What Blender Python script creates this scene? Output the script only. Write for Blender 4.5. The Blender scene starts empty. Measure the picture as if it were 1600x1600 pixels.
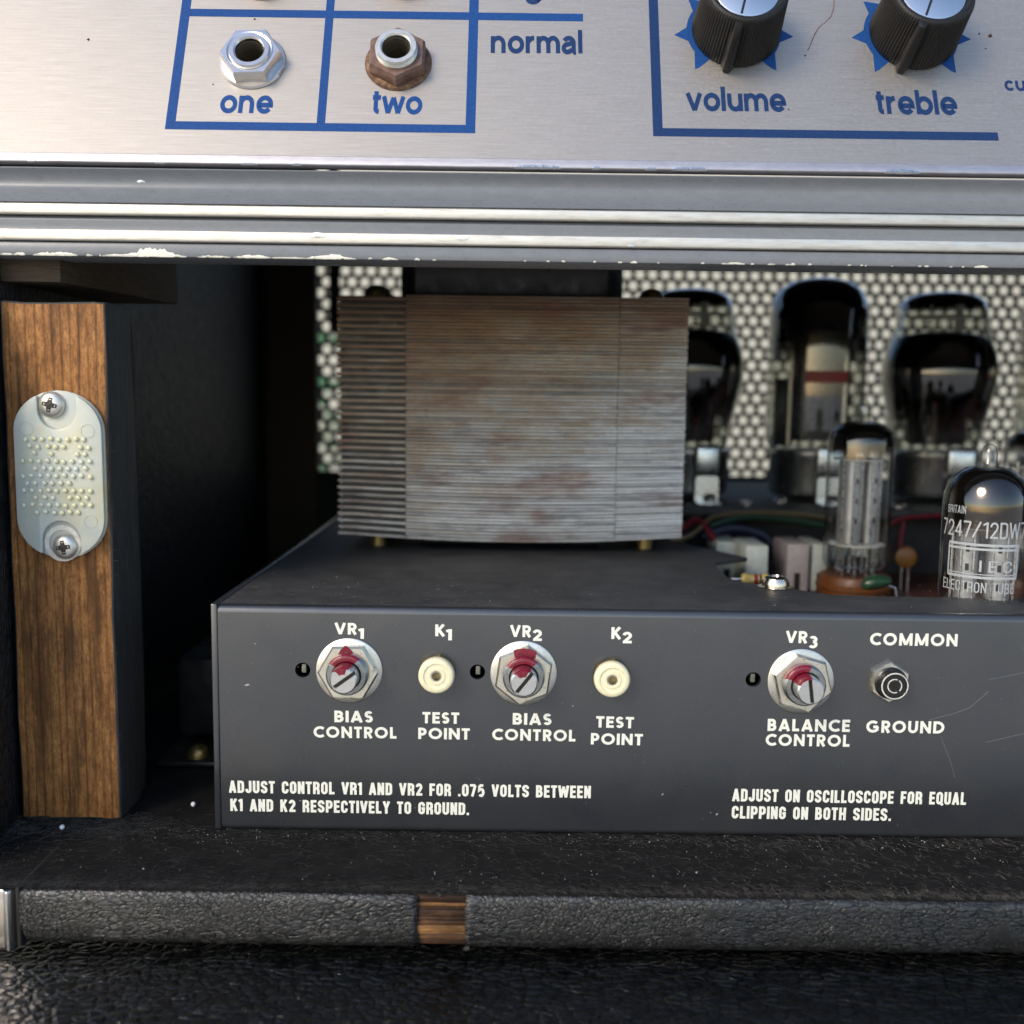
import bpy, bmesh, math, random
from mathutils import Vector, Matrix
import mathutils.noise as mnoise
random.seed(7)
R = math.radians
sc = bpy.context.scene
col = sc.collection
MM = 0.001
H0 = 1.0                      # height of the camera above the ground in metres; z = 0 mm is camera height

# ------------------------------------------------------------------ camera
PITCH, ROLL, CAMD, FPX = R(6.6), R(0.75), 240.0, 1600.0
cd = bpy.data.cameras.new('camera')
cam = bpy.data.objects.new('camera', cd)
col.objects.link(cam)
sc.camera = cam
cd.sensor_width = 36.0
cd.lens = 36.0
cd.clip_start = 0.005
cd.clip_end = 500.0
rt = Vector((1, 0, 0)); up = Vector((0, math.sin(PITCH), math.cos(PITCH))); fw = Vector((0, math.cos(PITCH), -math.sin(PITCH)))
cr, sr = math.cos(ROLL), math.sin(ROLL)
ax = rt * cr + up * sr
ay = -rt * sr + up * cr
cam.matrix_world = Matrix(((ax.x, ay.x, -fw.x, 0), (ax.y, ay.y, -fw.y, -CAMD * MM), (ax.z, ay.z, -fw.z, H0), (0, 0, 0, 1)))
cd.dof.use_dof = True
cd.dof.focus_distance = 0.250
cd.dof.aperture_fstop = 10.5
cd.dof.aperture_blades = 0

# ------------------------------------------------------------------ sky and sun
SUN_EL, SUN_AZ = R(33), R(222)
world = bpy.data.worlds.new("World")
sc.world = world
world.use_nodes = True
wn = world.node_tree
sky = wn.nodes.new('ShaderNodeTexSky')
sky.sky_type = 'NISHITA'
sky.sun_disc = False
sky.sun_elevation = SUN_EL
sky.sun_rotation = SUN_AZ
sky.dust_density = 1.0
wn.links.new(sky.outputs[0], wn.nodes['Background'].inputs[0])
wn.nodes['Background'].inputs[1].default_value = 0.15
sl = bpy.data.lights.new('sun', 'SUN')
sl.energy = 1.2
sl.angle = R(24)
sl.color = (1.0, 0.86, 0.68)
so = bpy.data.objects.new('sun', sl)
col.objects.link(so)
sd = Vector((math.sin(SUN_AZ) * math.cos(SUN_EL), math.cos(SUN_AZ) * math.cos(SUN_EL), math.sin(SUN_EL)))
so.rotation_euler = (-sd).to_track_quat('-Z', 'Y').to_euler()
so.location = sd * 5
sc.view_settings.view_transform = 'Standard'
sc.view_settings.look = 'None'
sc.view_settings.gamma = 1.0
sc.view_settings.exposure = 0.78
sc.cycles.use_denoising = True
sc.cycles.max_bounces = 10
sc.cycles.transparent_max_bounces = 24
sc.cycles.sample_clamp_indirect = 6.0


# ------------------------------------------------------------------ geometry helpers (all lengths in mm)
def ray(u, v):
    x = (u - 800) / FPX; y = (800 - v) / FPX
    return ax * x + ay * y + fw

def at(u, v, Y):              # point of the photograph on the upright plane at depth Y
    d = ray(u, v); t = (Y + CAMD) / d.y
    return Vector((0, -CAMD, 0)) + d * t

def on(u, v, Z):              # ... on the level plane at height Z
    d = ray(u, v); t = Z / d.z
    return Vector((0, -CAMD, 0)) + d * t

class MB:
    def __init__(s):
        s.v = []; s.f = []; s.m = []
    def add(s, vs, fs, mi=0):
        n = len(s.v)
        s.v += [Vector(p) for p in vs]
        s.f += [[i + n for i in f] for f in fs]
        s.m += [mi] * len(fs)
        return s
    def box(s, x0, x1, y0, y1, z0, z1, mi=0):
        return s.add([(x0, y0, z0), (x1, y0, z0), (x1, y1, z0), (x0, y1, z0), (x0, y0, z1), (x1, y0, z1), (x1, y1, z1), (x0, y1, z1)],
                     [(0, 3, 2, 1), (4, 5, 6, 7), (0, 1, 5, 4), (1, 2, 6, 5), (2, 3, 7, 6), (3, 0, 4, 7)], mi)
    def lathe(s, prof, c=(0, 0, 0), seg=40, axis='z', mi=0, fn=None, closed=False):
        rings = []; vs = []; fs = []
        for (r, h) in prof:
            if r < 1e-6:
                rings.append([len(vs)]); vs.append((0, 0, h)); continue
            ids = []
            for k in range(seg):
                a = 2 * math.pi * k / seg
                rr = fn(r, h, a) if fn else r
                ids.append(len(vs)); vs.append((rr * math.cos(a), rr * math.sin(a), h))
            rings.append(ids)
        pairs = list(zip(rings[:-1], rings[1:])) + ([(rings[-1], rings[0])] if closed else [])
        for a, b in pairs:
            if len(a) == 1 and len(b) == 1: continue
            for k in range(seg):
                k2 = (k + 1) % seg
                if len(a) == 1: fs.append((a[0], b[k2], b[k]))
                elif len(b) == 1: fs.append((a[k], a[k2], b[0]))
                else: fs.append((a[k], a[k2], b[k2], b[k]))
        if axis == 'z': g = lambda p: (p[0] + c[0], p[1] + c[1], p[2] + c[2])
        elif axis == 'y': g = lambda p: (p[0] + c[0], -p[2] + c[1], p[1] + c[2])   # +h comes towards the camera
        else: g = lambda p: (p[2] + c[0], p[1] + c[1], p[0] + c[2])
        return s.add([g(p) for p in vs], fs, mi)
    def prism(s, poly, z0, z1, g=None, mi=0):
        n = len(poly)
        vs = [(x, y, z0) for x, y in poly] + [(x, y, z1) for x, y in poly]
        if g: vs = [g(p) for p in vs]
        fs = [tuple(range(n))[::-1], tuple(range(n, 2 * n))] + [(i, (i + 1) % n, n + (i + 1) % n, n + i) for i in range(n)]
        return s.add(vs, fs, mi)
    def tube(s, pts, r, seg=8, mi=0):
        pts = [Vector(p) for p in pts]; n = len(pts); vs = []; fs = []
        prev = None
        for i, p in enumerate(pts):
            t = (pts[min(i + 1, n - 1)] - pts[max(i - 1, 0)]).normalized()
            a = prev if prev is not None else (Vector((0, 0, 1)) if abs(t.z) < .9 else Vector((1, 0, 0)))
            b = t.cross(a).normalized(); a = b.cross(t).normalized(); prev = a
            rr = r[i] if isinstance(r, (list, tuple)) else r
            for k in range(seg):
                q = 2 * math.pi * k / seg
                vs.append(p + (a * math.cos(q) + b * math.sin(q)) * rr)
        for i in range(n - 1):
            for k in range(seg):
                k2 = (k + 1) % seg
                fs.append((i * seg + k, i * seg + k2, (i + 1) * seg + k2, (i + 1) * seg + k))
        fs += [tuple(range(seg))[::-1], tuple(range((n - 1) * seg, n * seg))]
        return s.add(vs, fs, mi)
    def holed(s, outer, holes, z, mi=0, g=None):
        """flat sheet with holes, triangulated"""
        bm = bmesh.new(); ed = []
        for loop in [outer] + holes:
            vs = [bm.verts.new((x, y, z)) for x, y in loop]
            ed += [bm.edges.new((vs[i], vs[(i + 1) % len(vs)])) for i in range(len(vs))]
        bmesh.ops.triangle_fill(bm, use_beauty=True, edges=ed, normal=(0, 0, 1))
        bm.verts.index_update()
        vs = [tuple(v.co) for v in bm.verts]
        if g: vs = [g(p) for p in vs]
        fs = [tuple(v.index for v in f.verts) for f in bm.faces]
        bm.free()
        return s.add(vs, fs, mi)
    def build(s, name, mats, parent=None, off=(0, 0, 0), bevel=0, seg=2, smooth=35, merge=0, matfn=None, recalc=True, world=False, jitter=0, cuts=0):
        bm = bmesh.new()
        off = Vector(off)
        vs = [bm.verts.new(p - off) for p in s.v]
        for f, mi in zip(s.f, s.m):
            try:
                fc = bm.faces.new([vs[i] for i in f]); fc.material_index = mi
            except ValueError: pass
        if merge: bmesh.ops.remove_doubles(bm, verts=bm.verts[:], dist=merge)
        if recalc: bmesh.ops.recalc_face_normals(bm, faces=bm.faces[:])
        if matfn:
            for f in bm.faces: f.material_index = matfn(f.normal, f.calc_center_median())
        if bevel:
            ed = [e for e in bm.edges if len(e.link_faces) == 2 and e.calc_face_angle() > R(30)]
            bmesh.ops.bevel(bm, geom=ed, offset=bevel, segments=seg, affect='EDGES', profile=0.5, clamp_overlap=True)
        if cuts: bmesh.ops.subdivide_edges(bm, edges=bm.edges[:], cuts=cuts, use_grid_fill=True)
        if jitter:
            for v in bm.verts:
                v.co += Vector([mnoise.noise((v.co + off) * .35 + Vector((k * 9.1, 3.3, 1.7 * k))) for k in range(3)]) * jitter
        bmesh.ops.scale(bm, vec=(MM, MM, MM), verts=bm.verts[:])
        me = bpy.data.meshes.new(name)
        bm.to_mesh(me); bm.free()
        for m in (mats if isinstance(mats, (list, tuple)) else [mats]): me.materials.append(m)
        if smooth:
            me.polygons.foreach_set('use_smooth', [True] * len(me.polygons))
            me.set_sharp_from_angle(angle=R(smooth))
        o = bpy.data.objects.new(name, me)
        col.objects.link(o)
        if parent: o.parent = parent
        elif True: o.location = (off.x * MM, off.y * MM, off.z * MM + H0)
        return o

def tag(o, label=None, cat=None, group=None, kind=None):
    if label: o['label'] = label
    if cat: o['category'] = cat
    if group: o['group'] = group
    if kind: o['kind'] = kind
    return o

def thing(name, label, cat, loc=(0, 0, 0), rot=(0, 0, 0), group=None):
    o = bpy.data.objects.new(name, None)
    o.empty_display_size = 0.005
    col.objects.link(o)
    o.location = (loc[0] * MM, loc[1] * MM, loc[2] * MM + H0)
    o.rotation_euler = rot
    return tag(o, label, cat, group)

def copy_thing(o, loc, label, rot=None, parent=None):
    c = o.copy(); col.objects.link(c)
    if parent: c.parent = parent
    else:
        c.location = (loc[0] * MM, loc[1] * MM, loc[2] * MM + H0); c['label'] = label
        if rot: c.rotation_euler = rot
    for ch in list(o.children): copy_thing(ch, None, None, parent=c)
    return c

def circle(x, y, r, n=24): return [(x + r * math.cos(2 * math.pi * k / n), y + r * math.sin(2 * math.pi * k / n)) for k in range(n)]
def arc(cx, cy, rx, ry, a0, a1, n=7): return [(cx + rx * math.cos(R(a0 + (a1 - a0) * k / n)), cy + ry * math.sin(R(a0 + (a1 - a0) * k / n))) for k in range(n + 1)]


# ------------------------------------------------------------------ materials
class Mat:
    def __init__(s, name, base=(.5, .5, .5), rough=.5, metal=0, spec=.5, coat=0, coat_rough=.1):
        s.m = bpy.data.materials.new(name); s.m.use_nodes = True
        s.nt = s.m.node_tree; s.b = s.nt.nodes['Principled BSDF']
        s.set('Base Color', base); s.set('Roughness', rough); s.set('Metallic', metal); s.set('Specular IOR Level', spec)
        if coat: s.set('Coat Weight', coat); s.set('Coat Roughness', coat_rough)
    def set(s, k, val):
        i = s.b.inputs[k]
        if hasattr(val, 'is_linked'): s.nt.links.new(val, i)
        else: i.default_value = (*val, 1) if isinstance(val, tuple) and len(val) == 3 else val
        return s
    def n(s, t, **kw):
        n = s.nt.nodes.new(t)
        for k, v in kw.items(): setattr(n, k, v)
        return n
    def put(s, n, **kw):
        for k, v in kw.items():
            k = k.replace('_', ' ')
            i = n.inputs[k]
            if hasattr(v, 'is_linked'): s.nt.links.new(v, i)
            else: i.default_value = v
    def co(s, sx=1, sy=1, sz=1, rot=(0, 0, 0)):
        t = s.n('ShaderNodeTexCoord'); m = s.n('ShaderNodeMapping')
        s.nt.links.new(t.outputs['Object'], m.inputs[0])
        m.inputs['Scale'].default_value = (sx * 1000, sy * 1000, sz * 1000)
        m.inputs['Rotation'].default_value = rot
        return m.outputs[0]
    def noise(s, vec, scale=1, detail=4, rough=.55, dist=0):
        n = s.n('ShaderNodeTexNoise'); s.nt.links.new(vec, n.inputs['Vector'])
        s.put(n, Scale=scale, Detail=detail, Roughness=rough, Distortion=dist)
        return n.outputs['Fac']
    def vor(s, vec, scale=1, feature='F1', rnd=1.0, out=None):
        n = s.n('ShaderNodeTexVoronoi', feature=feature); s.nt.links.new(vec, n.inputs['Vector'])
        s.put(n, Scale=scale, Randomness=rnd)
        return n.outputs[out or 'Distance']
    def ramp(s, fac, stops):
        n = s.n('ShaderNodeValToRGB'); s.nt.links.new(fac, n.inputs[0])
        e = n.color_ramp.elements
        while len(e) < len(stops): e.new(.5)
        for el, (p, c) in zip(e, stops):
            el.position = p
            el.color = (*c, 1) if isinstance(c, tuple) else (c, c, c, 1)
        return n.outputs[0]
    def mix(s, fac, a, b, mode='MIX'):
        n = s.n('ShaderNodeMix', data_type='RGBA', blend_type=mode)
        for i, v in ((0, fac), (6, a), (7, b)):
            if hasattr(v, 'is_linked'): s.nt.links.new(v, n.inputs[i])
            else: n.inputs[i].default_value = (*v, 1) if isinstance(v, tuple) else v
        return n.outputs[2]
    def math(s, op, a, b=0.0, clamp=False):
        n = s.n('ShaderNodeMath', operation=op, use_clamp=clamp)
        for i, v in ((0, a), (1, b)):
            if hasattr(v, 'is_linked'): s.nt.links.new(v, n.inputs[i])
            else: n.inputs[i].default_value = v
        return n.outputs[0]
    def sep(s, vec, axis):
        n = s.n('ShaderNodeSeparateXYZ'); s.nt.links.new(vec, n.inputs[0]); return n.outputs[axis]
    def warp(s, vec, amt, scale=1, detail=2):
        n = s.n('ShaderNodeTexNoise'); s.nt.links.new(vec, n.inputs['Vector']); s.put(n, Scale=scale, Detail=detail)
        v = s.n('ShaderNodeVectorMath', operation='SUBTRACT'); s.nt.links.new(n.outputs['Color'], v.inputs[0]); v.inputs[1].default_value = (.5, .5, .5)
        w = s.n('ShaderNodeVectorMath', operation='SCALE'); s.nt.links.new(v.outputs[0], w.inputs[0]); w.inputs['Scale'].default_value = amt
        a = s.n('ShaderNodeVectorMath', operation='ADD'); s.nt.links.new(vec, a.inputs[0]); s.nt.links.new(w.outputs[0], a.inputs[1])
        return a.outputs[0]
    def bump(s, h, strength=.5, dist=.1):
        prev = s.b.inputs['Normal'].links[0].from_socket if s.b.inputs['Normal'].is_linked else None
        n = s.n('ShaderNodeBump'); s.nt.links.new(h, n.inputs['Height'])
        s.put(n, Strength=strength, Distance=dist * MM)
        if prev: s.nt.links.new(prev, n.inputs['Normal'])
        s.nt.links.new(n.outputs[0], s.b.inputs['Normal'])
        return s

def simple(name, base, rough=.5, metal=0, spec=.5, var=.25, scale=.6, coat=0, bump=0, bscale=4, rvar=.15):
    """a plain surface with a little uneven tone, gloss and relief"""
    k = Mat(name, base, rough, metal, spec, coat)
    v = k.co()
    nz = k.noise(v, scale, 6, .65)
    lo = tuple(c * (1 - var) for c in base); hi = tuple(min(1, c * (1 + var)) for c in base)
    k.set('Base Color', k.ramp(nz, [(.3, lo), (.7, hi)]))
    k.set('Roughness', k.ramp(k.noise(v, scale * 2.3, 5), [(.3, max(0.02, rough - rvar)), (.7, min(1, rough + rvar))]))
    if bump: k.bump(k.noise(v, bscale, 4), bump, .1)
    return k.m

# brushed aluminium of the control panel (local x runs along the brushing)
k = Mat('brushed_aluminium', (.72, .72, .73), .46, 1)
v = k.co()
br = k.noise(k.co(.06, 2.2, 1), 1.6, 6, .7)
st = k.noise(k.warp(v, 1.0, .5), .35, 7, .62)
pit = k.noise(v, 1.3, 8, .8)
c0 = k.ramp(br, [(.30, (.40, .37, .335)), (.70, (.52, .485, .445))])
c1 = k.mix(k.ramp(st, [(.52, 0.0), (.72, .5)]), c0, (.46, .40, .36))
c2 = k.mix(k.ramp(pit, [(.56, 0.0), (.68, .7)]), c1, (.64, .61, .57))
spk = k.noise(k.warp(v, 2, .3), .9, 8, .85)
c2 = k.mix(k.ramp(spk, [(.60, 0.0), (.70, .45)]), c2, (.34, .30, .27))
k.set('Base Color', c2)
k.set('Roughness', k.ramp(pit, [(.35, .48), (.70, .66)]))
k.bump(br, .10, .05)
ALU = k.m

k = Mat('lip_aluminium', (.66, .64, .66), .5, 1)
v = k.co(.25, 1, 1)
k.set('Base Color', k.ramp(k.noise(v, .9, 6, .7), [(.3, (.46, .43, .45)), (.7, (.58, .56, .57))]))
k.bump(k.noise(k.co(.2, 2, 2), 3, 4), .12, .05)
LIP = k.m

k = Mat('bright_stripe', (.80, .78, .75), .45, 1)
v = k.co(.12, 1, 1)
k.set('Base Color', k.ramp(k.noise(v, 1.2, 6, .7), [(.25, (.50, .46, .39)), (.45, (.68, .64, .57)), (.75, (.80, .77, .71))]))
k.set('Roughness', k.ramp(k.noise(k.co(.3, 1, 1), 1.5, 5), [(.3, .42), (.7, .58)]))
STRIPE = k.m

k = Mat('grey_enamel', (.15, .155, .16), .36, 0, .5)
v = k.co(.5, 1, 1)
k.set('Base Color', k.ramp(k.noise(v, .5, 6, .65), [(.3, (.155, .165, .178)), (.7, (.185, .195, .21))]))
k.set('Roughness', k.ramp(k.noise(v, 1.1, 5), [(.3, .26), (.7, .33)]))
k.bump(k.noise(k.co(), 1.6, 5, .6), .22, .12)
ENAMEL = k.m
CHIP = simple('bare_cream_primer', (.86, .82, .70), .6, var=.12, scale=1.5, bump=.3)
BRIGHTCHIP = simple('dented_bright_metal', (.88, .87, .84), .35, 1, var=.10, scale=1, bump=.2, bscale=2)

BLUE = simple('blue_ink', (.007, .055, .21), .6, spec=.25, var=.22, scale=1.2, bump=.15, bscale=5)
BLUE2 = simple('dark_blue_ink', (.008, .032, .11), .6, spec=.25, var=.2, scale=1.2)
WHITE = simple('ivory_ink', (.80, .80, .70), .5, var=.10, scale=1.5)

# black paint of the chassis: dusty, rubbed, faintly speckled
k = Mat('black_chassis_paint', (.035, .036, .038), .42, 0, .55)
v = k.co()
cl = k.noise(v, .06, 6, .62)
dust = k.ramp(k.noise(v, 2.6, 3, .5), [(.66, 0.0), (.78, 1.0)])
c0 = k.ramp(cl, [(.30, (.019, .022, .028)), (.72, (.030, .031, .033))])
c1 = k.mix(k.math('MULTIPLY', dust, .25), c0, (.22, .21, .19))
scr = k.ramp(k.noise(k.co(.05, 1, 2.0, (0, R(16), 0)), 2.2, 3), [(.70, 0.0), (.76, .5)])
k.set('Base Color', k.mix(k.math('MULTIPLY', scr, .12), c1, (.3, .3, .3)))
k.set('Roughness', k.ramp(k.noise(v, .10, 3, .5), [(.3, .26), (.7, .32)]))
k.set('Specular IOR Level', 1.0); k.set('Coat Weight', .45); k.set('Coat Roughness', .25); k.set('Coat IOR', 1.75)
k.bump(k.noise(v, 5, 3), .08, .04)
PAINT = k.m
k = Mat('dusty_black_deck', (.03, .031, .034), .6, 0, .4)
v = k.co()
c0 = k.ramp(k.noise(v, .12, 6, .65), [(.3, (.026, .027, .029)), (.7, (.055, .056, .058))])
k.set('Base Color', k.mix(k.ramp(k.noise(v, 1.8, 6, .8), [(.58, 0.0), (.74, .5)]), c0, (.16, .16, .16)))
k.bump(k.noise(v, 2.5, 5, .7), .35, .15)
DECK = k.m

# hardware
k = Mat('aged_plated_steel', (.66, .62, .52), .34, 1)
v = k.co()
ru = k.ramp(k.noise(v, .55, 8, .72), [(.54, 0.0), (.66, .9)])
k.set('Base Color', k.mix(ru, k.ramp(k.noise(v, .3, 4), [(.3, (.74, .70, .58)), (.7, (.90, .86, .72))]), (.26, .15, .08)))
k.set('Metallic', k.ramp(ru, [(0, 1.0), (1, .3)]))
k.set('Roughness', k.ramp(ru, [(0, .33), (1, .75)]))
AGED = k.m
k = Mat('clean_plated_washer', (.72, .70, .64), .38, 1)
v = k.co()
k.set('Base Color', k.ramp(k.noise(v, .5, 7, .7), [(.3, (.58, .56, .50)), (.6, (.78, .76, .70))]))
PLATED = k.m
NICKEL = simple('bright_nickel', (.70, .67, .65), .20, 1, var=.06, scale=.3, rvar=.04)
k = Mat('rusted_steel', (.25, .16, .11), .62, .55)
v = k.co()
ru = k.noise(v, .7, 8, .7)
k.set('Base Color', k.ramp(ru, [(.34, (.075, .036, .022)), (.50, (.17, .095, .055)), (.60, (.32, .22, .12)), (.70, (.50, .44, .34))]))
k.set('Metallic', k.ramp(ru, [(.45, .35), (.65, .9)]))
k.bump(ru, .5, .2)
RUST = k.m
k = Mat('brown_plated_nut', (.24, .15, .12), .48, .7)
v = k.co()
k.set('Base Color', k.ramp(k.noise(v, .5, 7, .7), [(.3, (.15, .085, .065)), (.7, (.30, .20, .16))]))
BROWNNUT = k.m
BRONZE = simple('dull_brass', (.30, .22, .09), .42, .9, var=.35, scale=.4)
DARKHOLE = simple('dark_hole', (.008, .007, .006), .8)
THREAD = simple('dull_threaded_steel', (.34, .35, .34), .42, 1, var=.3, scale=.7)
LACQ = simple('red_lacquer', (.17, .002, .016), .28, var=.3, scale=1.2, coat=.4, bump=.3, bscale=2)
SHAFT = simple('turned_shaft', (.74, .73, .71), .34, 1, var=.05, scale=.8, rvar=.05)
CREAM = simple('cream_nylon', (.80, .74, .50), .38, var=.08, scale=.5)
BAKE = simple('black_plastic', (.012, .012, .012), .28, var=.3, scale=.8)
RECESS = simple('shadowed_recess', (.05, .045, .04), .5, .6)
GREYTAB = simple('dull_grey_tab', (.20, .20, .16), .5, .5)
RING = simple('worn_white_edge', (.62, .60, .54), .45)

k = Mat('knob_phenolic', (.02, .018, .016), .5, 0, .4)
v = k.co()
w = k.noise(v, .5, 7, .75)
k.set('Base Color', k.ramp(w, [(.35, (.005, .0048, .0045)), (.62, (.011, .010, .009)), (.80, (.06, .054, .045))]))
k.set('Roughness', k.ramp(w, [(.3, .38), (.7, .62)]))
KNOB = k.m
k = Mat('spun_cap', (.82, .81, .80), .22, 1)
CAP = k.m

# wood
def wood(name, c_lo, c_mid, c_hi, line, rings=.55, axis='z'):
    k = Mat(name, c_mid, .62, 0, .3)
    sx, sy, sz = (1, 1, .05) if axis == 'z' else (.05, 1, 1)
    v = k.co(sx, sy, sz)
    wv = k.warp(k.warp(v, 2.2, .10, 2), .9, .5)
    x = k.sep(wv, 'X' if axis == 'z' else 'Z')
    ph = k.math('FRACT', k.math('MULTIPLY', x, rings))
    ln = k.ramp(ph, [(0.0, .9), (.12, .35), (.30, 0.0), (.74, .10), (.97, 1.0)])
    ln = k.math('MULTIPLY', ln, k.ramp(k.noise(v, .8, 4), [(.25, .35), (.7, 1.0)]))
    fine = k.noise(k.co(3 * sx, 3 * sy, 3 * sz), 2.2, 5, .7)
    spk = k.noise(k.co(1, 1, .55) if axis == 'z' else k.co(.30, 1, 1), 1.5, 6, .8)
    c = k.mix(.5, k.ramp(fine, [(.30, c_lo), (.52, c_mid), (.72, c_hi)]), k.ramp(k.noise(k.co(.8, .8, .3) if axis == 'z' else k.co(.3, .8, .8), .9, 5, .7), [(.34, c_lo), (.52, c_mid), (.68, c_hi)]))
    c = k.mix(k.math('MULTIPLY', k.ramp(spk, [(.46, 0.0), (.66, 1.0)]), .75), c, c_lo)
    c = k.mix(k.math('MULTIPLY', ln, k.ramp(k.noise(k.co(.25, .25, .02) if axis == 'z' else k.co(.02, .25, .25), 1.0, 3), [(.3, .25), (.7, .95)])), c, line)
    smut = k.noise(k.co(.22, .22, .035) if axis == 'z' else k.co(.05, .2, .2), 1.0, 7, .7)
    c = k.mix(k.ramp(smut, [(.47, 0.0), (.63, .88)]), c, tuple(q * .22 for q in c_mid))
    k.set('Base Color', c)
    k.bump(ln, .7, -.35); k.bump(spk, .55, .25)
    return k.m
WOOD = wood('stained_pine_face', (.11, .042, .013), (.40, .17, .048), (.60, .31, .105), (.050, .020, .008), rings=.47)
WOODBAR = wood('bare_ply_edge', (.05, .022, .010), (.16, .07, .025), (.36, .19, .075), (.04, .02, .012), rings=.32, axis='x')
PLYD = wood('dark_ply', (.025, .012, .007), (.075, .036, .018), (.14, .075, .035), (.02, .01, .006), rings=.6, axis='x')
PLYL = wood('pale_ply', (.16, .065, .022), (.40, .20, .07), (.55, .33, .14), (.08, .035, .012), rings=.6, axis='x')
k = Mat('black_stained_wood', (.02, .02, .02), .6, 0, .35)
v = k.co(1, 1, .05)
g = k.noise(v, 2.6, 6, .7)
c0 = k.ramp(g, [(.3, (.018, .018, .018)), (.55, (.048, .047, .045)), (.75, (.12, .115, .105))])
k.set('Base Color', k.mix(k.ramp(k.noise(k.co(), .5, 8, .8), [(.68, 0.0), (.78, .6)]), c0, (.17, .14, .11)))
k.bump(g, .5, .2)
BLACKWOOD = k.m
k = Mat('dark_raw_board', (.05, .035, .022), .75)
k.set('Base Color', k.ramp(k.noise(k.co(.15, .15, 2), 1.4, 6, .7), [(.3, (.022, .016, .010)), (.7, (.085, .058, .032))]))
k.bump(k.noise(k.co(.2, .2, 2), 2, 5), .4, .3)
RAW = k.m
BLACKINT = simple('flat_black_interior', (.012, .012, .012), .75, var=.5, scale=.07, bump=.2, bscale=1)

# leatherette
def leather(name, base, scale, rough, stretch=(1, 1, 1), strength=.9, dist=.25, warp=1.2, hi=2.0, spec=.5, crack=.10, fine=.25):
    k = Mat(name, base, rough, 0, spec)
    v = k.co(*stretch)
    wv = k.warp(k.warp(v, warp, .22, 3), .5, 1.0)
    e1 = k.vor(wv, scale, 'DISTANCE_TO_EDGE')
    e2 = k.vor(k.warp(v, .9, .5), scale * 2.6, 'DISTANCE_TO_EDGE')
    h1 = k.ramp(e1, [(0, 0.0), (crack, .7), (crack * 2.6, 1.0)])
    h2 = k.ramp(e2, [(0, 0.0), (crack, .7), (crack * 3, 1.0)])
    nz = k.noise(v, .22, 4)
    dome = k.math('MULTIPLY', k.vor(wv, scale, 'F1'), -.5)
    h = k.math('ADD', k.math('MULTIPLY', h1, .7), k.math('MULTIPLY', h2, fine))
    h = k.math('ADD', h, k.math('MULTIPLY', dome, .5))
    h = k.math('MULTIPLY', h, k.ramp(nz, [(.36, .45), (.62, 1.0)]))
    k.set('Base Color', k.ramp(h1, [(0.1, tuple(c * .4 for c in base)), (.9, tuple(c * hi for c in base))]))
    k.set('Roughness', k.ramp(k.noise(v, .4, 5), [(.3, max(.05, rough - .06)), (.7, rough + .10)]))
    k.bump(h, strength, dist)
    return k.m
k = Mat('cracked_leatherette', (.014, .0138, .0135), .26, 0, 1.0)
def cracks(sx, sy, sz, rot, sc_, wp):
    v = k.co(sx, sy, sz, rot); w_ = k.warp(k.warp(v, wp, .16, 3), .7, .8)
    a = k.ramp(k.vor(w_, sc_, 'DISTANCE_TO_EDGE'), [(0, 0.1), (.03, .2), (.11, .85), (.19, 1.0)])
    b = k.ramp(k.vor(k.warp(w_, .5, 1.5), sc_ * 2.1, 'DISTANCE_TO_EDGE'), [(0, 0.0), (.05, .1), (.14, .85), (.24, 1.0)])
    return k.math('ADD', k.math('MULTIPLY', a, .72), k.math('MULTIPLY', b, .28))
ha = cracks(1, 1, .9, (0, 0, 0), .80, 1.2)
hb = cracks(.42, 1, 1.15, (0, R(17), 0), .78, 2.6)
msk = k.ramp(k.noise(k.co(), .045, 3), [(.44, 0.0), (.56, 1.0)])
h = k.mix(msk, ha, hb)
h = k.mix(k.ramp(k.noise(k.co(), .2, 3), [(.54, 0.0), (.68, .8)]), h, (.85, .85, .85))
k.set('Base Color', k.ramp(h, [(.1, (.006, .006, .006)), (.9, (.018, .0178, .0175))]))  # cracks darkened and dulled: their occlusion is painted in
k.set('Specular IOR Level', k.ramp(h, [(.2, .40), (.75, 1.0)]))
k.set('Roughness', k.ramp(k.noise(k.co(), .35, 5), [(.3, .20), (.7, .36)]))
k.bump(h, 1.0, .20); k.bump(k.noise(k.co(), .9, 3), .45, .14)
LEATHER = k.m
TOLEX = leather('coarse_tolex', (.0025, .003, .0035), .48, .17, (.72, 1.0, 1.0), 1.0, .50, 1.5, 1.4, spec=.5, crack=.17, fine=.10)
TOLEX2 = leather('side_tolex', (.010, .010, .011), .5, .45, (1, 1, .5), 1.0, .3, 1.6, 1.4)

k = Mat('dusty_felt', (.018, .016, .015), .95, 0, .15)
v = k.co()
c0 = k.ramp(k.noise(v, .14, 6, .7), [(.32, (.006, .006, .006)), (.68, (.019, .018, .0175))])
k.set('Base Color', k.mix(k.ramp(k.noise(v, 3.0, 6, .85), [(.60, 0.0), (.78, .6)]), c0, (.075, .062, .052)))
k.bump(k.noise(v, 3.5, 6, .8), .9, .35)
FELT = k.m
LINT = simple('grey_lint', (.19, .18, .172), .9, var=.5, scale=.3)
DUSTM = simple('pale_dust', (.36, .355, .33), .9, var=.3, scale=.5)
BEAD = simple('foam_white', (.75, .78, .80), .7)
HAIR = simple('brown_hair', (.20, .085, .07), .5)

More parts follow.
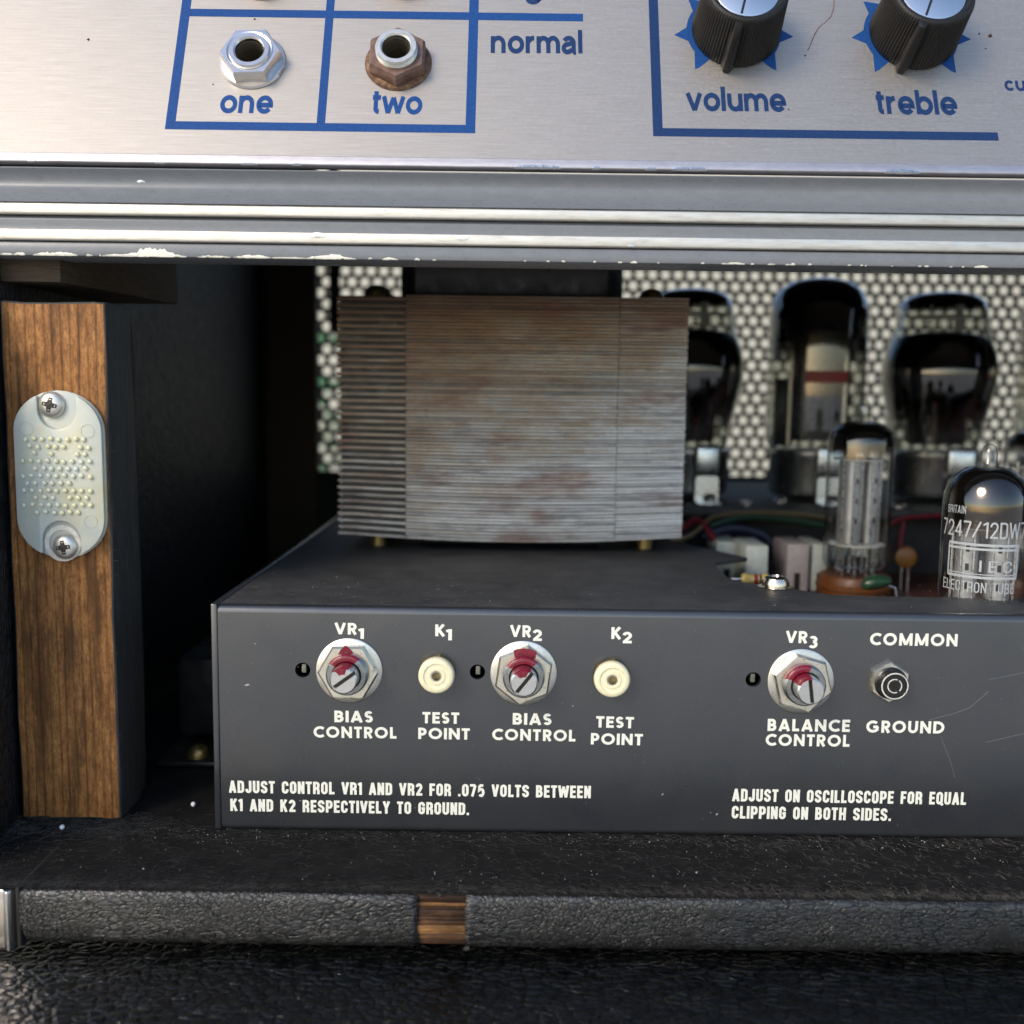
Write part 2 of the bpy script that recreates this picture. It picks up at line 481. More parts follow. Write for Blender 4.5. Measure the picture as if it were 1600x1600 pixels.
k = Mat('milky_nylon', (.72, .76, .68), .32, 0, .5)
v = k.co()
yl = k.noise(v, .12, 4)
k.set('Base Color', k.ramp(yl, [(.3, (.60, .66, .63)), (.55, (.70, .71, .60)), (.75, (.70, .66, .42))]))
k.set('Subsurface Weight', .35); k.b.inputs['Subsurface Radius'].default_value = (.002, .002, .0015); k.b.inputs['Subsurface Scale'].default_value = 1.0
k.set('Transmission Weight', .25)
MILKY = k.m
k = Mat('milky_stud', (.74, .74, .50), .28)
k.set('Base Color', k.ramp(k.noise(k.co(), .14, 3), [(.35, (.62, .66, .58)), (.6, (.70, .68, .42))]))
STUD = k.m
SCREW = simple('nickel_screw', (.66, .64, .58), .42, .85, var=.10, scale=.5, rvar=.06)

# transformer steel: scaly, rusty at the top, grey and brighter below, with cool sky sheen painted in to the right
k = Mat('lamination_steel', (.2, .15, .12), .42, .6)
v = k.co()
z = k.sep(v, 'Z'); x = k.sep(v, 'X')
oi = k.n('ShaderNodeObjectInfo')
rv = k.n('ShaderNodeCombineXYZ')
k.nt.links.new(k.math('MULTIPLY', oi.outputs['Random'], 370.0), rv.inputs[0]); k.nt.links.new(k.math('MULTIPLY', oi.outputs['Random'], 91.0), rv.inputs[2])
va = k.n('ShaderNodeVectorMath', operation='ADD'); k.nt.links.new(k.co(.05, .1, .3), va.inputs[0]); k.nt.links.new(rv.outputs[0], va.inputs[1])
streak = k.noise(va.outputs[0], 1.0, 6, .7)                      # differs from sheet to sheet
blo = k.noise(k.co(.5, .5, 1), .10, 6, .6)
gr = k.noise(k.co(.9, 1, 4), 1.4, 5, .7)
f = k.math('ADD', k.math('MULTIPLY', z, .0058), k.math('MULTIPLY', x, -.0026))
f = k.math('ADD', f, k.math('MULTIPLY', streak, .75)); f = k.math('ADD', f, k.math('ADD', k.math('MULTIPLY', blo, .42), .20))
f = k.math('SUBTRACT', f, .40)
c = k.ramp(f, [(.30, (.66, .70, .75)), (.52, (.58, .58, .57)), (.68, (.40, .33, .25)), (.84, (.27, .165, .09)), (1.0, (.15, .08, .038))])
rus = k.ramp(k.noise(k.co(.35, 1, 1.0), .13, 5, .6), [(.52, 0.0), (.66, .65)])
c = k.mix(rus, c, (.22, .08, .05))
c = k.mix(k.ramp(streak, [(.32, .75), (.5, 0.0)]), c, (.06, .05, .045))
c = k.mix(k.ramp(gr, [(.35, .45), (.55, 0.0)]), c, (.07, .055, .045))
c = k.mix(k.ramp(oi.outputs['Random'], [(0, .5), (.35, .1), (1, 0.0)]), c, (.06, .05, .045))
k.set('Base Color', c)
k.set('Roughness', k.ramp(gr, [(.3, .55), (.7, .36)]))
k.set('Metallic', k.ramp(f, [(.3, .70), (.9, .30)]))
k.bump(gr, .3, .08)
LAM = k.m
BELL = simple('black_end_bell', (.014, .014, .013), .38, var=.3, scale=.1)

# tubes
def glassmat(name, tint=(.97, .98, .975), refl=1.0):
    m = bpy.data.materials.new(name); m.use_nodes = True
    nt = m.node_tree; nt.nodes.clear()
    out = nt.nodes.new('ShaderNodeOutputMaterial'); mx = nt.nodes.new('ShaderNodeMixShader')
    tr = nt.nodes.new('ShaderNodeBsdfTransparent'); gl = nt.nodes.new('ShaderNodeBsdfGlossy')
    lw = nt.nodes.new('ShaderNodeLayerWeight'); lw.inputs['Blend'].default_value = .5
    po = nt.nodes.new('ShaderNodeMath'); po.operation = 'POWER'; po.inputs[1].default_value = 2.6
    mu = nt.nodes.new('ShaderNodeMath'); mu.operation = 'MULTIPLY_ADD'
    rp = nt.nodes.new('ShaderNodeValToRGB'); rp.color_ramp.elements[0].position = .45; rp.color_ramp.elements[0].color = (*tint, 1)
    rp.color_ramp.elements[1].position = .97; rp.color_ramp.elements[1].color = (.20, .23, .22, 1)
    nt.links.new(lw.outputs['Facing'], rp.inputs[0]); nt.links.new(rp.outputs[0], tr.inputs[0]); gl.inputs[0].default_value = (1, 1, 1, 1); gl.inputs['Roughness'].default_value = .04
    mu.inputs[1].default_value = .8 * refl; mu.inputs[2].default_value = .06 * refl
    nt.links.new(lw.outputs['Facing'], po.inputs[0]); nt.links.new(po.outputs[0], mu.inputs[0]); nt.links.new(mu.outputs[0], mx.inputs[0])
    nt.links.new(tr.outputs[0], mx.inputs[1]); nt.links.new(gl.outputs[0], mx.inputs[2]); nt.links.new(mx.outputs[0], out.inputs[0])
    return m
GLASS = glassmat('tube_glass')
SMOKY = glassmat('smoky_tube_glass', (.74, .75, .71), 1.3)
def getter(name, z0, z1, top=(.03, .025, .02), low=(.16, .09, .05)):
    """mirror-black deposit that thins out to bare glass between heights z0 and z1 (mm, local)"""
    k = Mat(name, top, .12, .85)
    v = k.co()
    z = k.sep(v, 'Z')
    t = k.math('DIVIDE', k.math('SUBTRACT', z, z0), z1 - z0)
    t = k.math('ADD', t, k.math('MULTIPLY', k.math('SUBTRACT', k.noise(v, .25, 4), .5), .5))
    k.set('Base Color', k.ramp(t, [(.2, low), (.8, top)]))
    k.set('Alpha', k.ramp(t, [(0.0, 0.0), (.55, .85), (.85, 1.0)]))
    return k.m
PLATE = simple('grey_anode', (.42, .42, .42), .42, .6, var=.25, scale=.3)
DARKPLATE = simple('blackened_anode', (.020, .021, .022), .35, .4, var=.3, scale=.2)
MICA = simple('mica_disc', (.55, .55, .52), .35, var=.2, scale=.5)
WIRE = simple('nickel_wire', (.6, .58, .55), .3, 1)
TUBEBASE = simple('steel_tube_base', (.50, .50, .48), .25, 1, var=.05, scale=.1, rvar=.03)
CLAMP = simple('bright_clamp', (.82, .83, .80), .30, .85, var=.08, scale=.15)
ORANGE = simple('amber_socket', (.12, .038, .007), .45, var=.25, scale=.3)
TPRINT = simple('white_tube_print', (.36, .38, .39), .6, var=.15, scale=1)
REDPRINT = simple('faded_red_print', (.20, .012, .010), .5, var=.3, scale=.5)
PCB = simple('brown_board', (.085, .034, .024), .5, var=.4, scale=.12, bump=.2)
CAPW = simple('pale_component', (.42, .45, .41), .5, var=.15, scale=.3)
CAPP = simple('pinkish_component', (.34, .295, .285), .5, var=.15, scale=.3)
GREENC = simple('green_component', (.014, .05, .024), .35, var=.3, scale=.3)
AMBERC = simple('amber_component', (.17, .07, .011), .4, var=.2, scale=.3)
YELLC = simple('tan_resistor', (.34, .27, .09), .4, var=.3, scale=.5)
PBLUEC = simple('blue_sleeve', (.16, .23, .36), .4, var=.2, scale=.5)
WRED = simple('red_wire_jacket', (.14, .008, .016), .4)
WGRN = simple('green_wire_jacket', (.010, .035, .018), .4)
WBLU = simple('navy_wire_jacket', (.007, .010, .030), .4)
WTAN = simple('tan_wire_jacket', (.10, .075, .04), .45)
PERF = simple('black_perforated_sheet', (.085, .09, .07), .5, .2, var=.2, scale=.1)

k = Mat('patio_concrete', (.42, .39, .34), .85)
v = k.co(.001, .001, .001)
k.set('Base Color', k.ramp(k.noise(v, 3, 8, .7), [(.3, (.46, .42, .36)), (.7, (.62, .575, .50))]))
CONC = k.m


# ------------------------------------------------------------------ stroke lettering
def ribbon(mb, pts, wdt, z, closed=False):
    pts = [Vector((p[0], p[1], 0)) for p in pts]
    q = [pts[0]]
    for p in pts[1:]:
        if (p - q[-1]).length > 1e-4: q.append(p)
    if closed and (q[0] - q[-1]).length < 1e-4: q.pop()
    n = len(q); L = []; Rr = []
    for i in range(n):
        a = q[i - 1] if (i > 0 or closed) else None
        b = q[(i + 1) % n] if (i < n - 1 or closed) else None
        d1 = (q[i] - a).normalized() if a is not None else None
        d2 = (b - q[i]).normalized() if b is not None else None
        if d1 is None: d1 = d2
        if d2 is None: d2 = d1
        t = (d1 + d2)
        t = t.normalized() if t.length > 1e-5 else d1
        nn = Vector((-t.y, t.x, 0))
        c = max(.45, nn.dot(Vector((-d2.y, d2.x, 0))))
        off = nn * (wdt / 2 / c)
        L.append(q[i] + off); Rr.append(q[i] - off)
    vs = [(p.x, p.y, z) for p in L] + [(p.x, p.y, z) for p in Rr]
    m = n if closed else n - 1
    mb.add(vs, [(i, n + i, n + (i + 1) % n, (i + 1) % n) for i in range(m)])

def glyph(ch, style, wt=None):
    """strokes of a letter of cap height 1: (width, [(points, closed)])"""
    fut = style == 'round'
    kk = wt or (.225 if fut else .20)
    W = dict(fut_default=.72, cond_default=.50)['fut_default' if fut else 'cond_default']
    if fut:
        W = {'O': 1.04, 'C': .84, 'G': 1.0, 'D': .86, 'Q': 1.04, 'I': .21, 'M': 1.04, 'N': .84, 'S': .58, 'B': .66, 'E': .58, 'L': .52, 'P': .64, 'R': .68,
             'T': .62, 'K': .72, 'V': .84, 'A': .84, 'U': .76, '1': .36, '2': .66, '3': .62}.get(ch, .72)
    else:
        W = {'I': .185, 'W': .80, 'M': .66, '1': .30, '.': .20, 'V': .55, 'A': .55, 'Y': .54, 'L': .42, 'E': .44, 'F': .43, 'T': .46, 'K': .54, 'J': .46}.get(ch, .51)
    h = kk / 2
    X0, X1, Y0, Y1 = h, W - h, h, 1 - h
    mx, my = W / 2, .5
    rx = (X1 - X0) / 2
    ry = (Y1 - Y0) / 2 if fut else min(.24, rx * 1.15)
    rr = rx if fut else min(rx, .20)
    S = []
    def s(*p, closed=False): S.append((list(p), closed))
    def bowl(y0, y1, x1, w0=None):   # right-hand bowl from the stem
        r = (y1 - y0) / 2 if fut else min((y1 - y0) / 2, .15)
        r2 = min(r, (x1 - X0) * .95)
        S.append(([(X0, y1), (x1 - r2, y1)] + arc(x1 - r2, y1 - r, r2, r, 90, 0) + arc(x1 - r2, y0 + r, r2, r, 0, -90) + [(X0, y0)], False))
    if ch == 'O' or ch == '0' or ch == 'Q':
        S.append((arc(X1 - rx, Y1 - ry, rx, ry, 0, 90) + arc(X0 + rx, Y1 - ry, rx, ry, 90, 180) + arc(X0 + rx, Y0 + ry, rx, ry, 180, 270) + arc(X1 - rx, Y0 + ry, rx, ry, 270, 360), True))
        if ch == 'Q': s((mx + .02, .24), (W, -.06))
    elif ch in 'CG':
        if fut:
            S.append((arc(X0 + .41, my, .41, ry, 46, 314, 22), False))
            if ch == 'G': s((mx + .04, .47), (X1 + .02, .47)); s((X1 - .02, .5), (X1 - .05, .16))
        else:
            S.append(([(X1, .64), (X1, Y1 - ry)] + arc(X1 - rx, Y1 - ry, rx, ry, 0, 180, 12) + arc(X0 + rx, Y0 + ry, rx, ry, 180, 360, 12) + ([(X1, .36)] if ch == 'C' else [(X1, .47), (mx, .47)]), False))
    elif ch == 'D':
        if fut:
            S.append(([(X0, Y1), (mx - .12, Y1)] + arc(mx - .12, my, X1 - mx + .12, ry, 90, -90, 16) + [(X0, Y0)], False)); s((X0, 0), (X0, 1))
        else: bowl(Y0, Y1, X1); s((X0, 0), (X0, 1))
    elif ch == 'B': bowl(.5, Y1, X1 - .04); bowl(Y0, .5, X1); s((X0, 0), (X0, 1))
    elif ch == 'P': bowl(.42, Y1, X1); s((X0, 0), (X0, 1))
    elif ch == 'R':
        bowl(.46, Y1, X1 - .01); s((X0, 0), (X0, 1))
        if fut: s((mx - .02, .48), (X1 + .02, 0))
        else: S.append(([(mx, .46), (X1 - .06, .42), (X1, .30), (X1, 0)], False))
    elif ch == 'S':
        r = min(rx, (Y1 - .5) / 2) if fut else min(rx, .19)
        ry2 = (Y1 - .5) / 2
        if fut:
            a = arc(mx, Y1 - ry2, rx, ry2, 25, 180, 10); a += arc(mx, Y1 - ry2, rx, ry2, 180, 262, 5)
            b = arc(mx, Y0 + ry2, rx, ry2, 82, 0, 5) + arc(mx, Y0 + ry2, rx, ry2, 0, -155, 10)
            S.append((a + b, False))
        else:
            S.append(([(X1, .68), (X1, Y1 - r)] + arc(X1 - rx, Y1 - r, rx, r, 0, 180, 12) + [(X0, .66), (X0 + .05, .57), (X1 - .05, .43), (X1, .34)] + arc(X1 - rx, Y0 + r, rx, r, 0, -180, 12) + [(X0, .32)], False))
    elif ch == 'U': S.append(([(X0, 1), (X0, Y0 + rr)] + arc(mx, Y0 + rr, rx, rr, 180, 360, 14) + [(X1, 1)], False))
    elif ch == 'J': S.append(([(X1, 1), (X1, Y0 + rr)] + arc(mx, Y0 + rr, rx, rr, 0, -180, 14) + [(X0, .34)], False))
    elif ch == 'A': s((h * .8, 0), (mx, .985)); s((W - h * .8, 0), (mx, .985)); s((W * .24, .27), (W * .76, .27))
    elif ch == 'V': s((h * .8, 1), (mx, .02)); s((W - h * .8, 1), (mx, .02))
    elif ch == 'W': s((h * .7, 1), (W * .27, .03)); s((W * .27, .03), (W * .5, .92)); s((W * .5, .92), (W * .73, .03)); s((W * .73, .03), (W - h * .7, 1))
    elif ch == 'M': s((X0, 0), (X0 + .02, 1)); s((X0 + .02, .93), (mx, .08)); s((mx, .08), (X1 - .02, .93)); s((X1 - .02, 1), (X1, 0))
    elif ch == 'N': s((X0, 0), (X0, 1)); s((X0, .93), (X1, .07)); s((X1, 0), (X1, 1))
    elif ch == 'T': s((0, Y1), (W, Y1)); s((mx, 0), (mx, 1 - kk * .6))
    elif ch == 'L': s((X0, 1), (X0, 0)); s((X0, Y0), (W, Y0))
    elif ch == 'E': s((X0, 1), (X0, 0)); s((X0, Y0), (W, Y0)); s((X0, Y1), (W, Y1)); s((X0, .51), (W * .92, .51))
    elif ch == 'F': s((X0, 1), (X0, 0)); s((X0, Y1), (W, Y1)); s((X0, .50), (W * .90, .50))
    elif ch == 'H': s((X0, 1), (X0, 0)); s((X1, 1), (X1, 0)); s((X0, .5), (X1, .5))
    elif ch == 'K': s((X0, 1), (X0, 0)); s((X0 + .02, .38), (X1, 1)); s((X0 + .16, .52), (X1 + .02, 0))
    elif ch == 'Y': s((h * .8, 1), (mx, .45)); s((W - h * .8, 1), (mx, .45)); s((mx, .5), (mx, 0))
    elif ch == 'I': s((mx, 0), (mx, 1))
    elif ch == '1': s((X1, 0), (X1, 1)); s((0, .80), (X1, Y1))
    elif ch == '2': S.append(([(X0, .70)] + arc(mx, Y1 - .23, rx, .23, 165, -20, 14) + [(X1 - .07, .50), (X0 + .02, Y0)], False)); s((X0 - h * .6, Y0), (W, Y0))
    elif ch == '3':
        S.append((arc(mx - .02, .72, rx * .9, .19, 150, -90, 12), False)); S.append((arc(mx - .02, .30, rx, .23, 90, -150, 14), False))
    elif ch == '5': s((X1, Y1), (X0 + .03, Y1)); S.append(([(X0 + .03, Y1), (X0, .50), (X0 + .1, .58)] + arc(mx, Y0 + .24, rx, .27, 80, -140, 14), False))
    elif ch == '7': s((0, Y1), (X1, Y1)); s((X1, Y1), (mx - .08, 0))
    elif ch == '.': s((mx - .09, .09), (mx + .09, .09))
    elif ch == '/': s((0, 0), (X1, 1))
    elif ch == '4': s((X1 - .08, 0), (X1 - .08, 1)); s((X1 - .08, .96), (X0, .27)); s((0, .27), (W, .27))
    return W, S, kk

def lettering(text, style, gap=.12, space=.42, wt=None):
    mb = MB(); x = 0; z = 0
    for ch in text:
        if ch == ' ': x += space; continue
        W, S, kk = glyph(ch, style, wt)
        for pts, cl in S:
            z += 1
            ribbon(mb, [(p[0] + x, p[1]) for p in pts], kk, (z % 6) * .004, cl)
        x += W + gap
    return mb, x - gap

def put_lettering(text, style, mat, parent, p0, p1, capm, name='lettering', z=.03, gap=.12, space=.42, wrap=None, wt=None):
    """p0, p1: both ends of the base line in the thing's own plane (mm); capm: cap height in mm"""
    mb, w = lettering(text, style, gap, space, wt)
    d = Vector((p1[0] - p0[0], p1[1] - p0[1])); sx = d.length / w; e = d.normalized(); nrm = Vector((-e.y, e.x))
    for v in mb.v:
        q = Vector(p0) + e * (v.x * sx) + nrm * (v.y * capm)
        v.x, v.y, v.z = q.x, q.y, z + v.z * 1.0
        if wrap: v.x, v.y, v.z = wrap(v.x, v.y, v.z)
    return mb.build(name, mat, parent, smooth=0, recalc=False)

def low_glyph(ch):
    """grotesque small letters, x-height 1, strokes .2 thick: (width, strokes)"""
    kk = .25; h = kk / 2
    W = {'o': 1.05, 'n': .95, 'e': 1.03, 't': .52, 'w': 1.42, 'r': .60, 'm': 1.52, 'a': 1.0, 'l': .2, 'b': 1.04, 'v': .98, 'u': .95, 'i': .2, 'g': 1.04, 'h': .95, 'c': .98}[ch]
    X0, X1, Y0, Y1 = h, W - h, h - .015, 1 - h + .015
    mx, rx, ry = W / 2, (W - kk) / 2, (Y1 - Y0) / 2
    S = []
    def s(*p, closed=False): S.append((list(p), closed))
    def arch(x0, x1, foot=0): S.append((arc((x0 + x1) / 2, Y1 - .36, (x1 - x0) / 2, .36, 160, 0, 12) + [(x1, foot)], False))
    if ch == 'o': S.append((arc(mx, .5, rx, ry, 0, 360, 28)[:-1], True))
    elif ch == 'c': S.append((arc(mx, .5, rx, ry, 38, 322, 24), False))
    elif ch == 'e': S.append(([(X0, .47), (X1, .47)] + arc(mx, .5, rx, ry, 0, 322, 26), False))
    elif ch in 'nh': s((X0, 0), (X0, 1 if ch == 'n' else 1.38)); arch(X0, X1)
    elif ch == 'm': s((X0, 0), (X0, 1)); arch(X0, mx); arch(mx, X1)
    elif ch == 'r': s((X0, 0), (X0, 1)); S.append((arc(X0 + .42, Y1 - .40, .42, .40, 168, 88, 8), False))
    elif ch == 'u': s((X1, 0), (X1, 1)); S.append(([(X0, 1)] + arc(mx, Y0 + .36, rx, .36, 180, 340, 12), False))
    elif ch == 't': S.append(([(W * .42, 1.28), (W * .42, .28)] + arc(W * .42 + .20, .28, .20, .28 - Y0, 180, 275, 6), False)); s((0, .92), (W, .92))
    elif ch == 'w':
        xs = [h * .6, W * .27, W * .5, W * .73, W - h * .6]; ys = [1, .03, .93, .03, 1]
        for i in range(4): s((xs[i], ys[i]), (xs[i + 1], ys[i + 1]))
    elif ch == 'v': s((h * .7, 1), (mx, .02)); s((W - h * .7, 1), (mx, .02))
    elif ch == 'l': s((mx, 0), (mx, 1.38))
    elif ch == 'i': s((mx, 0), (mx, 1)); s((mx, 1.16), (mx, 1.38))
    elif ch == 'b': s((X0, 0), (X0, 1.38)); S.append((arc(mx, .5, rx, ry, 0, 360, 28)[:-1], True))
    elif ch == 'g':
        S.append((arc(mx, .5, rx, ry, 0, 360, 28)[:-1], True)); S.append(([(X1, 1), (X1, -.08)] + arc(mx, -.06, rx, .28, 0, -160, 12), False))
    elif ch == 'a':
        S.append((arc(mx - .03, Y1 - .28, rx - .06, .28, 155, 0, 10) + [(X1 - .09, .14), (X1 - .02, .06), (X1 + .06, .07)], False))
        S.append(([(X1 - .09, .60)] + [(mx, .555), (X0 + .14, .50)] + arc(X0 + .26, .29, .26, .22, 130, 270, 8) + [(mx + .02, Y0 + .01), (X1 - .16, .20), (X1 - .09, .34)], False))
    return W, S, kk

def put_font(text, mat, parent, p0, p1, xh, name='lettering', z=.03, bold=0):
    mb = MB(); x = 0; zi = 0
    for ch in text:
        W, S, kk = low_glyph(ch)
        for pts, cl in S:
            zi += 1; ribbon(mb, [(p[0] + x, p[1]) for p in pts], kk + bold, (zi % 6) * .004, cl)
        x += W + (.17 if ch in 'lin' else .12)
    w = x - .12
    d = Vector((p1[0] - p0[0], p1[1] - p0[1])); sx = d.length / w; e = d.normalized(); nrm = Vector((-e.y, e.x))
    for v in mb.v:
        q = Vector(p0[:2]) + e * (v.x * sx) + nrm * (v.y * xh)
        v.x, v.y, v.z = q.x, q.y, z + v.z
    return mb.build(name, mat, parent, smooth=0, recalc=False)


# ================================================================== THE SETTING
MB().add([(-60000, -60000, -1000), (60000, -60000, -1000), (60000, 60000, -1000), (-60000, 60000, -1000)], [(0, 1, 2, 3)]).build('ground', CONC, off=(0, 0, -1000), smooth=0)['kind'] = 'structure'

WALLM = simple('pale_render', (.43, .42, .35), .85, var=.08, scale=.004, bump=.2, bscale=.05)
t = thing('garden_wall', 'pale sunlit wall seen through the holes of the rear grille', 'garden wall', (600, 2600, -1000))
MB().box(-2600, 5200, 2600, 2800, -1000, 560).build('rendered_wall', WALLM, t, (600, 2600, -1000), bevel=8)
MB().box(-2620, 5220, 2570, 2830, 560.2, 610).build('coping', CONC, t, (600, 2600, -1000), bevel=8)
t = thing('shrub', 'green leafy shrub seen through the grille left of the transformer', 'shrub', (-345, 1500, -1000))
LEAF = simple('shrub_leaf', (.05, .14, .05), .5, var=.5, scale=.02)
BARK = simple('shrub_bark', (.09, .065, .045), .8)
mb = MB(); lf = MB()
for b_ in range(9):
    a = b_ * 2.4; top_ = Vector((-345 + 170 * math.cos(a) * random.uniform(.3, 1), 1500 + 150 * math.sin(a), 0 + random.uniform(-150, 70)))
    base_ = Vector((-345 + 15 * math.cos(a), 1500 + 15 * math.sin(a), -1000)); mid_ = (base_ + top_) / 2 + Vector((random.uniform(-40, 40), random.uniform(-40, 40), 0))
    mb.tube([base_, mid_, top_], [9, 6, 2], 7)
    for _ in range(90):
        f_ = random.uniform(.35, 1.02); p_ = base_.lerp(top_, f_) + Vector((random.gauss(0, 55), random.gauss(0, 55), random.gauss(0, 40)))
        d_ = Vector((random.gauss(0, 1), random.gauss(0, 1), random.gauss(0, .6))).normalized(); n_ = d_.orthogonal().normalized(); L_ = random.uniform(28, 55)
        lf.add([p_, p_ + d_ * L_ * .45 + n_ * L_ * .25, p_ + d_ * L_, p_ + d_ * L_ * .45 - n_ * L_ * .25], [(0, 1, 2, 3)])
mb.build('stems', BARK, t, (-345, 1500, -1000), smooth=60)['kind'] = 'stuff'
lf.build('leaves', LEAF, t, (-345, 1500, -1000), smooth=0, recalc=False)['kind'] = 'stuff'
# loudspeaker cabinet the amplifier stands on
t = thing('speaker_cabinet', 'black cabinet covered in coarse shiny leatherette under the amplifier', 'speaker cabinet', (100, 60, -1000))
OF = (100, 60, -1000)
MB().box(-150, 450, -92, 310, -995, -123.4).build('covered_box', TOLEX, t, OF, bevel=5, seg=4)
for (x, y) in ((-120, -70), (420, -70), (-120, 280), (420, 280)):
    MB().lathe([(0, -1000), (14, -1000), (16, -995), (0, -995)], (x, y, 0), 20).build('foot', BAKE, t, OF)

# ------------------------------------------------------------------ amplifier cabinet
AMP = thing('amplifier_cabinet', 'open black wooden amplifier cabinet with worn leatherette front rail', 'amplifier', (100, 120, -123))
OA = (100, 120, -123)
XL, XR = -122.6, 420
ZS = -107.1
MB().box(-104.6, XR + 14, -28.6, 284, -119.2, ZS - .6).build('bottom_board', WOODBAR, AMP, OA, bevel=.4)
wallp = [(-26, -120), (284, -120), (284, 128), (44, 128), (8, 52), (4, 30), (-26, -40)]
MB().prism(wallp, XL - 14, XL, g=lambda p: (p[2], p[0], p[1])).build('side_wall', TOLEX2, AMP, OA, bevel=1)
MB().prism(wallp, XR, XR + 14, g=lambda p: (p[2], p[0], p[1])).build('side_wall', TOLEX2, AMP, OA, bevel=1)
MB().box(XL, XR, 42, 284, 116, 128).build('top_board', BLACKINT, AMP, OA)
MB().box(XL, -97.5, 268, 277, -107, 116).build('rear_cleat', RAW, AMP, OA, bevel=.5)
MB().box(-97.5, XR, 268, 277, -106.9, -40).build('rear_rail', BLACKINT, AMP, OA, bevel=.5)
MB().box(-89.5, -84.5, 262, 264, 28, 110).build('rear_strap', BLACKINT, AMP, OA, bevel=.3)
# corner block under the trim, top left
MB().add([(-122.5, 8, 24.9), (-108, 8, 24.9), (-100, 69, 24.9), (-122.5, 69, 24.9), (-122.5, 8, 40), (-108, 8, 40), (-100, 69, 40), (-122.5, 69, 40)],
         [(0, 3, 2, 1), (4, 5, 6, 7), (0, 1, 5, 4), (1, 2, 6, 5), (2, 3, 7, 6), (3, 0, 4, 7)]).build('corner_block', RAW, AMP, OA, bevel=.4, jitter=.25)
# leatherette on the front rail: two lengths either side of the torn patch
def rail_skin(x0, x1, ragged):
    mb = MB(); prof = [(-25, -107.75), (-29.0, -107.7), (-29.9, -107.75), (-30.35, -108.3), (-30.5, -110), (-30.45, -115), (-30.1, -118), (-29.2, -119.8), (-27.5, -120.75), (-15, -120.8)]
    n = max(4, int((x1 - x0) / 1.2)); vs = []
    for i in range(n + 1):
        x = x0 + (x1 - x0) * i / n
        for j, (y, z) in enumerate(prof):
            p = Vector((x * .06, z * .3, 2.0)); w = .22 * mnoise.noise(p) + .10 * mnoise.noise(p * 5)
            dx = 0
            if (ragged == 'r' and i == n) or (ragged == 'l' and i == 0): dx = .45 * mnoise.noise(Vector((j * .9, 4.2, ord(ragged))))
            vs.append((x + dx, y - w, z + .2 * mnoise.noise(Vector((x * .05, 7, 1)))))
    m = len(prof)
    mb.add(vs, [(i * m + j, i * m + j + 1, (i + 1) * m + j + 1, (i + 1) * m + j) for i in range(n) for j in range(m - 1)])
    # torn edge thickness
    return mb
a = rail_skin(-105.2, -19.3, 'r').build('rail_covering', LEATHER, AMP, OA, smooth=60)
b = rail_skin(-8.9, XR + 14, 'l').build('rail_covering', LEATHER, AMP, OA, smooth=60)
for o in (a, b):
    md = o.modifiers.new('thick', 'SOLIDIFY'); md.thickness = .0006; md.offset = -1
MB().box(-105.95, -105.0, -30.6, -10, -120.6, -107.0).build('seam_edge', BLACKINT, AMP, OA, bevel=.35)
zz_ = -107.6
for (hh_, m_, yy_) in ((2.1, 'd', -29.7), (.9, 'l', -29.5), (3.1, 'd', -29.8), (1.0, 'm', -29.55), (1.9, 'l', -29.85), (1.3, 'm', -29.6), (1.5, 'd', -29.2)):
    MB().box(-20.0, -8.3, yy_, -28.62, zz_ - hh_ + .04, zz_).build('ply_layer', {'d': PLYD, 'l': PLYL, 'm': WOODBAR}[m_], AMP, OA, bevel=.12, jitter=.35)
    zz_ -= hh_
# curled scraps of covering round the patch
mb = MB()
for (x, y, z, w, hh, tilt) in [(-16.6, -29.8, -107.3, 1.6, .9, .5), (-14.6, -30.1, -107.6, 2.2, .8, -.4), (-12.4, -29.9, -107.4, 1.4, .7, .2), (-8.6, -31.0, -119.3, 1.6, 1.4, .8), (-8.2, -30.9, -117.6, .9, 1.3, .2)]:
    q = [(x + w * math.cos(c) * .5 * random.uniform(.3, 1.2), y - .15 * math.sin(3 * c) , z + hh * math.sin(c) * .35 + tilt * .3 * math.cos(c)) for c in [k * math.pi / 4 for k in range(8)]]
    mb.add(q + [(p[0], p[1] + .35, p[2]) for p in q], [tuple(range(8)), tuple(range(15, 7, -1))] + [(i, (i + 1) % 8, 8 + (i + 1) % 8, 8 + i) for i in range(8)])
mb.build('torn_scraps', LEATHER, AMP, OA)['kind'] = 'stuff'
# metal corner guard at the lower left
mb = MB(); prof = []
for k in range(9):
    a_ = R(90 * k / 8); prof.append((-108.6 - 3 + 3 * math.cos(a_) + 2.6, -28.6 - 3 * math.sin(a_)))
poly = [(-105.9, -10)] + [(-105.9, -28.4)] + [(-107.4 - 1.6 * math.sin(R(a)), -28.6 - 2.6 * math.cos(R(a)) ) for a in (60, 30, 0)][::-1] + [(-125, -31.4), (-140, -28), (-140, -10)]
mb.prism(poly, -121.5, -107.75)
mb.build('corner_guard', NICKEL, AMP, OA, bevel=.8, seg=3)
# dusty felt that lines the floor
n1, n2 = 130, 24; vs = []
for i in range(n1 + 1):
    for j in range(n2 + 1):
        x = -122 + (XR + 122) * (i / n1) ** 1.35; y = -29.95 + 300 * (j / n2) ** 2
        z = ZS + .18 * mnoise.noise(Vector((x * .15, y * .2, 0)))
        if j == 0: z -= .45
        vs.append((x, y, z))
MB().add(vs, [(i * (n2 + 1) + j, (i + 1) * (n2 + 1) + j, (i + 1) * (n2 + 1) + j + 1, i * (n2 + 1) + j + 1) for i in range(n1) for j in range(n2)]).build('floor_felt', FELT, AMP, OA, smooth=60)

